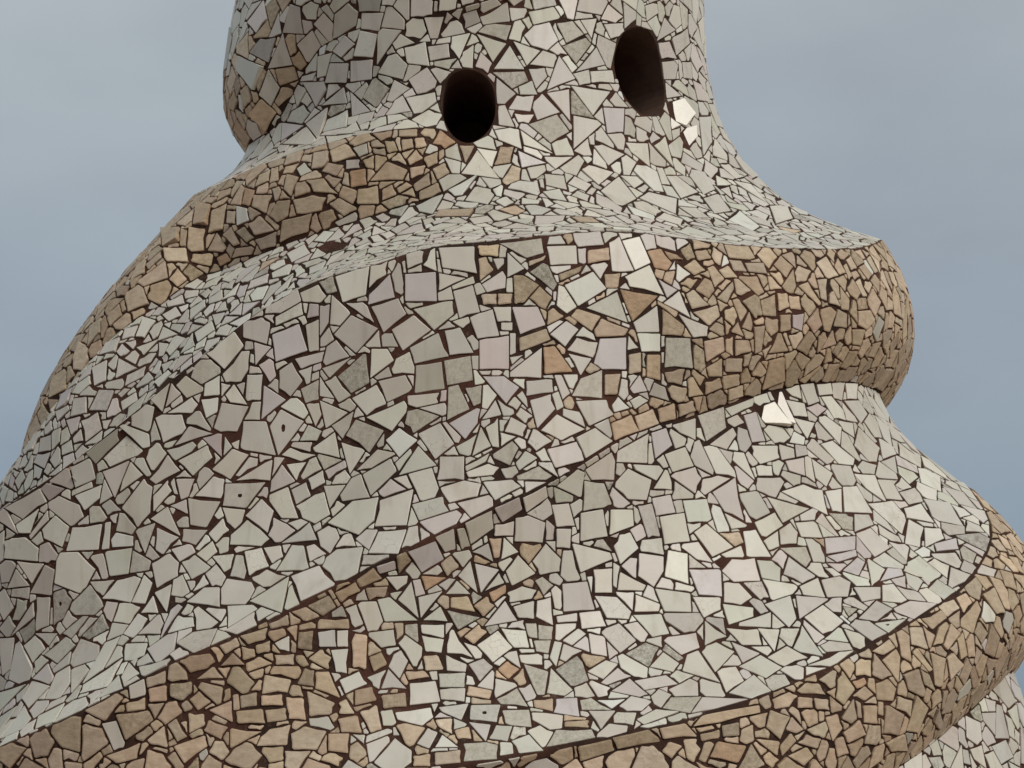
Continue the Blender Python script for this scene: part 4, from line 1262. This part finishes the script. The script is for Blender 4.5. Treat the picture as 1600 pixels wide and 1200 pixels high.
S2=lay(T,Zz,B,order[:nd//2],lambda f:f*rng.uniform(.075,.10),.006,.22,.0009,1,90,.036,True)
S3=lay(T,Zz,B,order,lambda f:rng.uniform(.045,.065),.0052,.12,.0003,1,130,.030,True)
S4=lay(T,Zz,B,order,lambda f:rng.uniform(.026,.038),.0044,.12,.0001,1,200,.024)
far=nd+rs.permutation(len(T)-nd)
S5=lay(T,Zz,B,far,lambda f:rng.uniform(.19,.27),.010,.3,.002,1,30,.03)
print('traced',len(TRACED),'skipped',skipped,'pieces',S1,S2,S3,S4,S5,'bare',float((~covered[:nd]).mean()),'%.1fs'%(_time.time()-_t0))

# ---------------------------------------------------------------- pieces into meshes
def chip(w,n,stone):
    """roughen the outline: worn corners and slightly bowed, nicked edges"""
    m=len(w); out=[]; E=np.roll(w,-1,0)-w; Ln=np.linalg.norm(E,axis=1)
    for q in range(m):
        l0,l1=Ln[q-1],Ln[q]
        if l1<1e-6: continue
        a=w[q]; e=E[q]/l1; inw=np.array([n[1]*e[2]-n[2]*e[1],n[2]*e[0]-n[0]*e[2],n[0]*e[1]-n[1]*e[0]])
        cut=rng.uniform(.0012,.0042)*(1.5 if stone else 1); cut=min(cut,l0*.2,l1*.2)
        if l0>1e-6 and cut>.0012: out.append(a-E[q-1]/l0*cut)
        out.append(a+e*cut)
        if l1>.035:
            dep=rng.uniform(-.0006,.0024)*(1.5 if stone else 1)
            if rng.random()<.07: dep+=rng.uniform(.003,.006)
            out.append(a+E[q]*rng.uniform(.35,.65)+inw*dep)
    return np.array(out)
def build_piece(d):
    """verts, faces, tint and wear of one piece: sides, a rounded arris, a rim and the face"""
    n=d['n']; stone=d['stone']; w=chip(d['w'],n,stone); m=len(w); c=w.mean(0)
    rise=rng.uniform(.0028,.0055) if not stone else rng.uniform(.003,.0075)
    rad=np.linalg.norm(w-c,axis=1)[:,None]; dirv=(w-c)/np.maximum(rad,1e-6)
    rim=np.minimum(.0026 if not stone else .006,rad*.45); drop=.0012 if not stone else .0014
    V=np.concatenate([w-n*.020,w+n*(rise-drop),w-dirv*rim+n*rise]); F=[]; NR_=3
    for r in range(2):
        for q in range(m):
            q2=(q+1)%m; F.append((r*m+q,r*m+q2,(r+1)*m+q2,(r+1)*m+q))
    code=d.get('code','')
    if code.startswith('h'):       # drilled through: a small round or long hole down to the mortar
        e1,e2=frame(n); a_=np.arctan2(dirv@e2,dirv@e1); rx,ry=(.008,.016) if code=='he' else (.0085,.0085)
        r4=c+np.cos(a_)[:,None]*e1*rx+np.sin(a_)[:,None]*e2*ry+n*rise
        V=np.concatenate([V,r4,r4-n*.022])
        for r in (2,3):
            for q in range(m):
                q2=(q+1)%m; F.append((r*m+q,r*m+q2,(r+1)*m+q2,(r+1)*m+q))
    else: F.append(tuple(2*m+q for q in range(m)))
    col,dirt,craze=paint(stone)
    gloss=rng.uniform(.32,.50)
    if code=='s': gloss=.24; dirt=0; craze=0
    if code.startswith('g'): dirt=rng.uniform(.35,.6); col=(.64,.60,.50)
    if code.startswith('b'): col=(.82,.79,.69); dirt=0
    if code.startswith('l'): col=(.68,.625,.60); dirt=0
    if code.startswith('d'): col=tuple(v*.80 for v in col)  # pieces under overhangs and lips: their shade is put into the colour
    if code.startswith('o'): col=(.62,.44,.295)
    nv=len(V); wear=np.zeros((nv,4)); wear[:,0]=dirt; wear[:2*m,1]=1; wear[:,2]=craze; wear[:,3]=gloss
    tint=np.empty((nv,4)); tint[:,:3]=col; tint[:,3]=1
    return V,F,tint,wear
def to_mesh(name,V,F,tint,wear):
    me=bpy.data.meshes.new(name); me.from_pydata(V.tolist(),[],F); 
    a=me.color_attributes.new('tint','FLOAT_COLOR','POINT'); a.data.foreach_set('color',tint.astype(np.float32).ravel())
    a=me.color_attributes.new('wear','FLOAT_COLOR','POINT'); a.data.foreach_set('color',wear.astype(np.float32).ravel())
    me.update(); return me
cl=np.array(cam.location); cf=np.array([math.sin(YAW)*math.cos(PITCH),math.cos(YAW)*math.cos(PITCH),math.sin(PITCH)])
cr_=np.array([math.cos(YAW),-math.sin(YAW),0.]); cu=np.cross(cr_,cf)
def shown(d):
    """rough size of a piece as the photograph shows it"""
    c=d['w'].mean(0); v=c-cl; z=v@cf
    if abs(v@cr_/z)>.26 or abs(v@cu/z)>.194: return 0
    return d['area']*max(0,-(v@d['n'])/np.linalg.norm(v))/(z*z)
live=[d for d in pieces if not d.get('hole')]
for stone,nm,mat,field in ((False,'glazed_tile',M_GLAZE,'glazed_tile_field'),(True,'stone_piece',M_STONE,'stone_piece_field')):
    own=sorted([d for d in live if d['stone']==stone],key=lambda d:-shown(d))
    single=[d for d in own[:300] if shown(d)>0]; rest=own[len(single):]
    for d in single:
        V,F,ti,we=build_piece(d); c=V.mean(0)
        o=link(nm,to_mesh(nm,V-c,F,ti,we),mat,tower); o.location=c
    AV=[];AF=[];AT=[];AW=[];off=0
    for d in rest:
        V,F,ti,we=build_piece(d); AV.append(V);AT.append(ti);AW.append(we); AF+=[tuple(q+off for q in f) for f in F]; off+=len(V)
    o=link(field,to_mesh(field,np.concatenate(AV),AF,np.concatenate(AT),np.concatenate(AW)),mat,tower); o['kind']='stuff'
print('built %.1fs'%(_time.time()-_t0), len(live))

# ---------------------------------------------------------------- the roof terrace it stands on
bm=bmesh.new(); rings=[0.,3.2,6,12,30,100,400,2500]; prev=None
for r in rings[1:]:
    ring=[bm.verts.new((r*math.cos(2*math.pi*k/64),r*math.sin(2*math.pi*k/64),-1.6)) for k in range(64)]
    if prev is None: bm.faces.new(ring)
    else:
        for k in range(64): bm.faces.new((prev[k],ring[k],ring[(k+1)%64],prev[(k+1)%64]))
    prev=ring
me=bpy.data.meshes.new('roof_terrace'); bm.to_mesh(me); bm.free()
m,Nn,Ln,bb=nodes('terracotta_paving'); Pn=geo_pos(Nn)
Ln.new(ramp(Nn,Ln,noise(Nn,Ln,1.3,6,.6,Pn).outputs['Fac'],.3,(.16,.10,.07,1),.7,(.27,.18,.13,1)).outputs[0],bb.inputs['Base Color']); bb.inputs['Roughness'].default_value=.85
g=link('roof_terrace',me,m); g['kind']='structure'
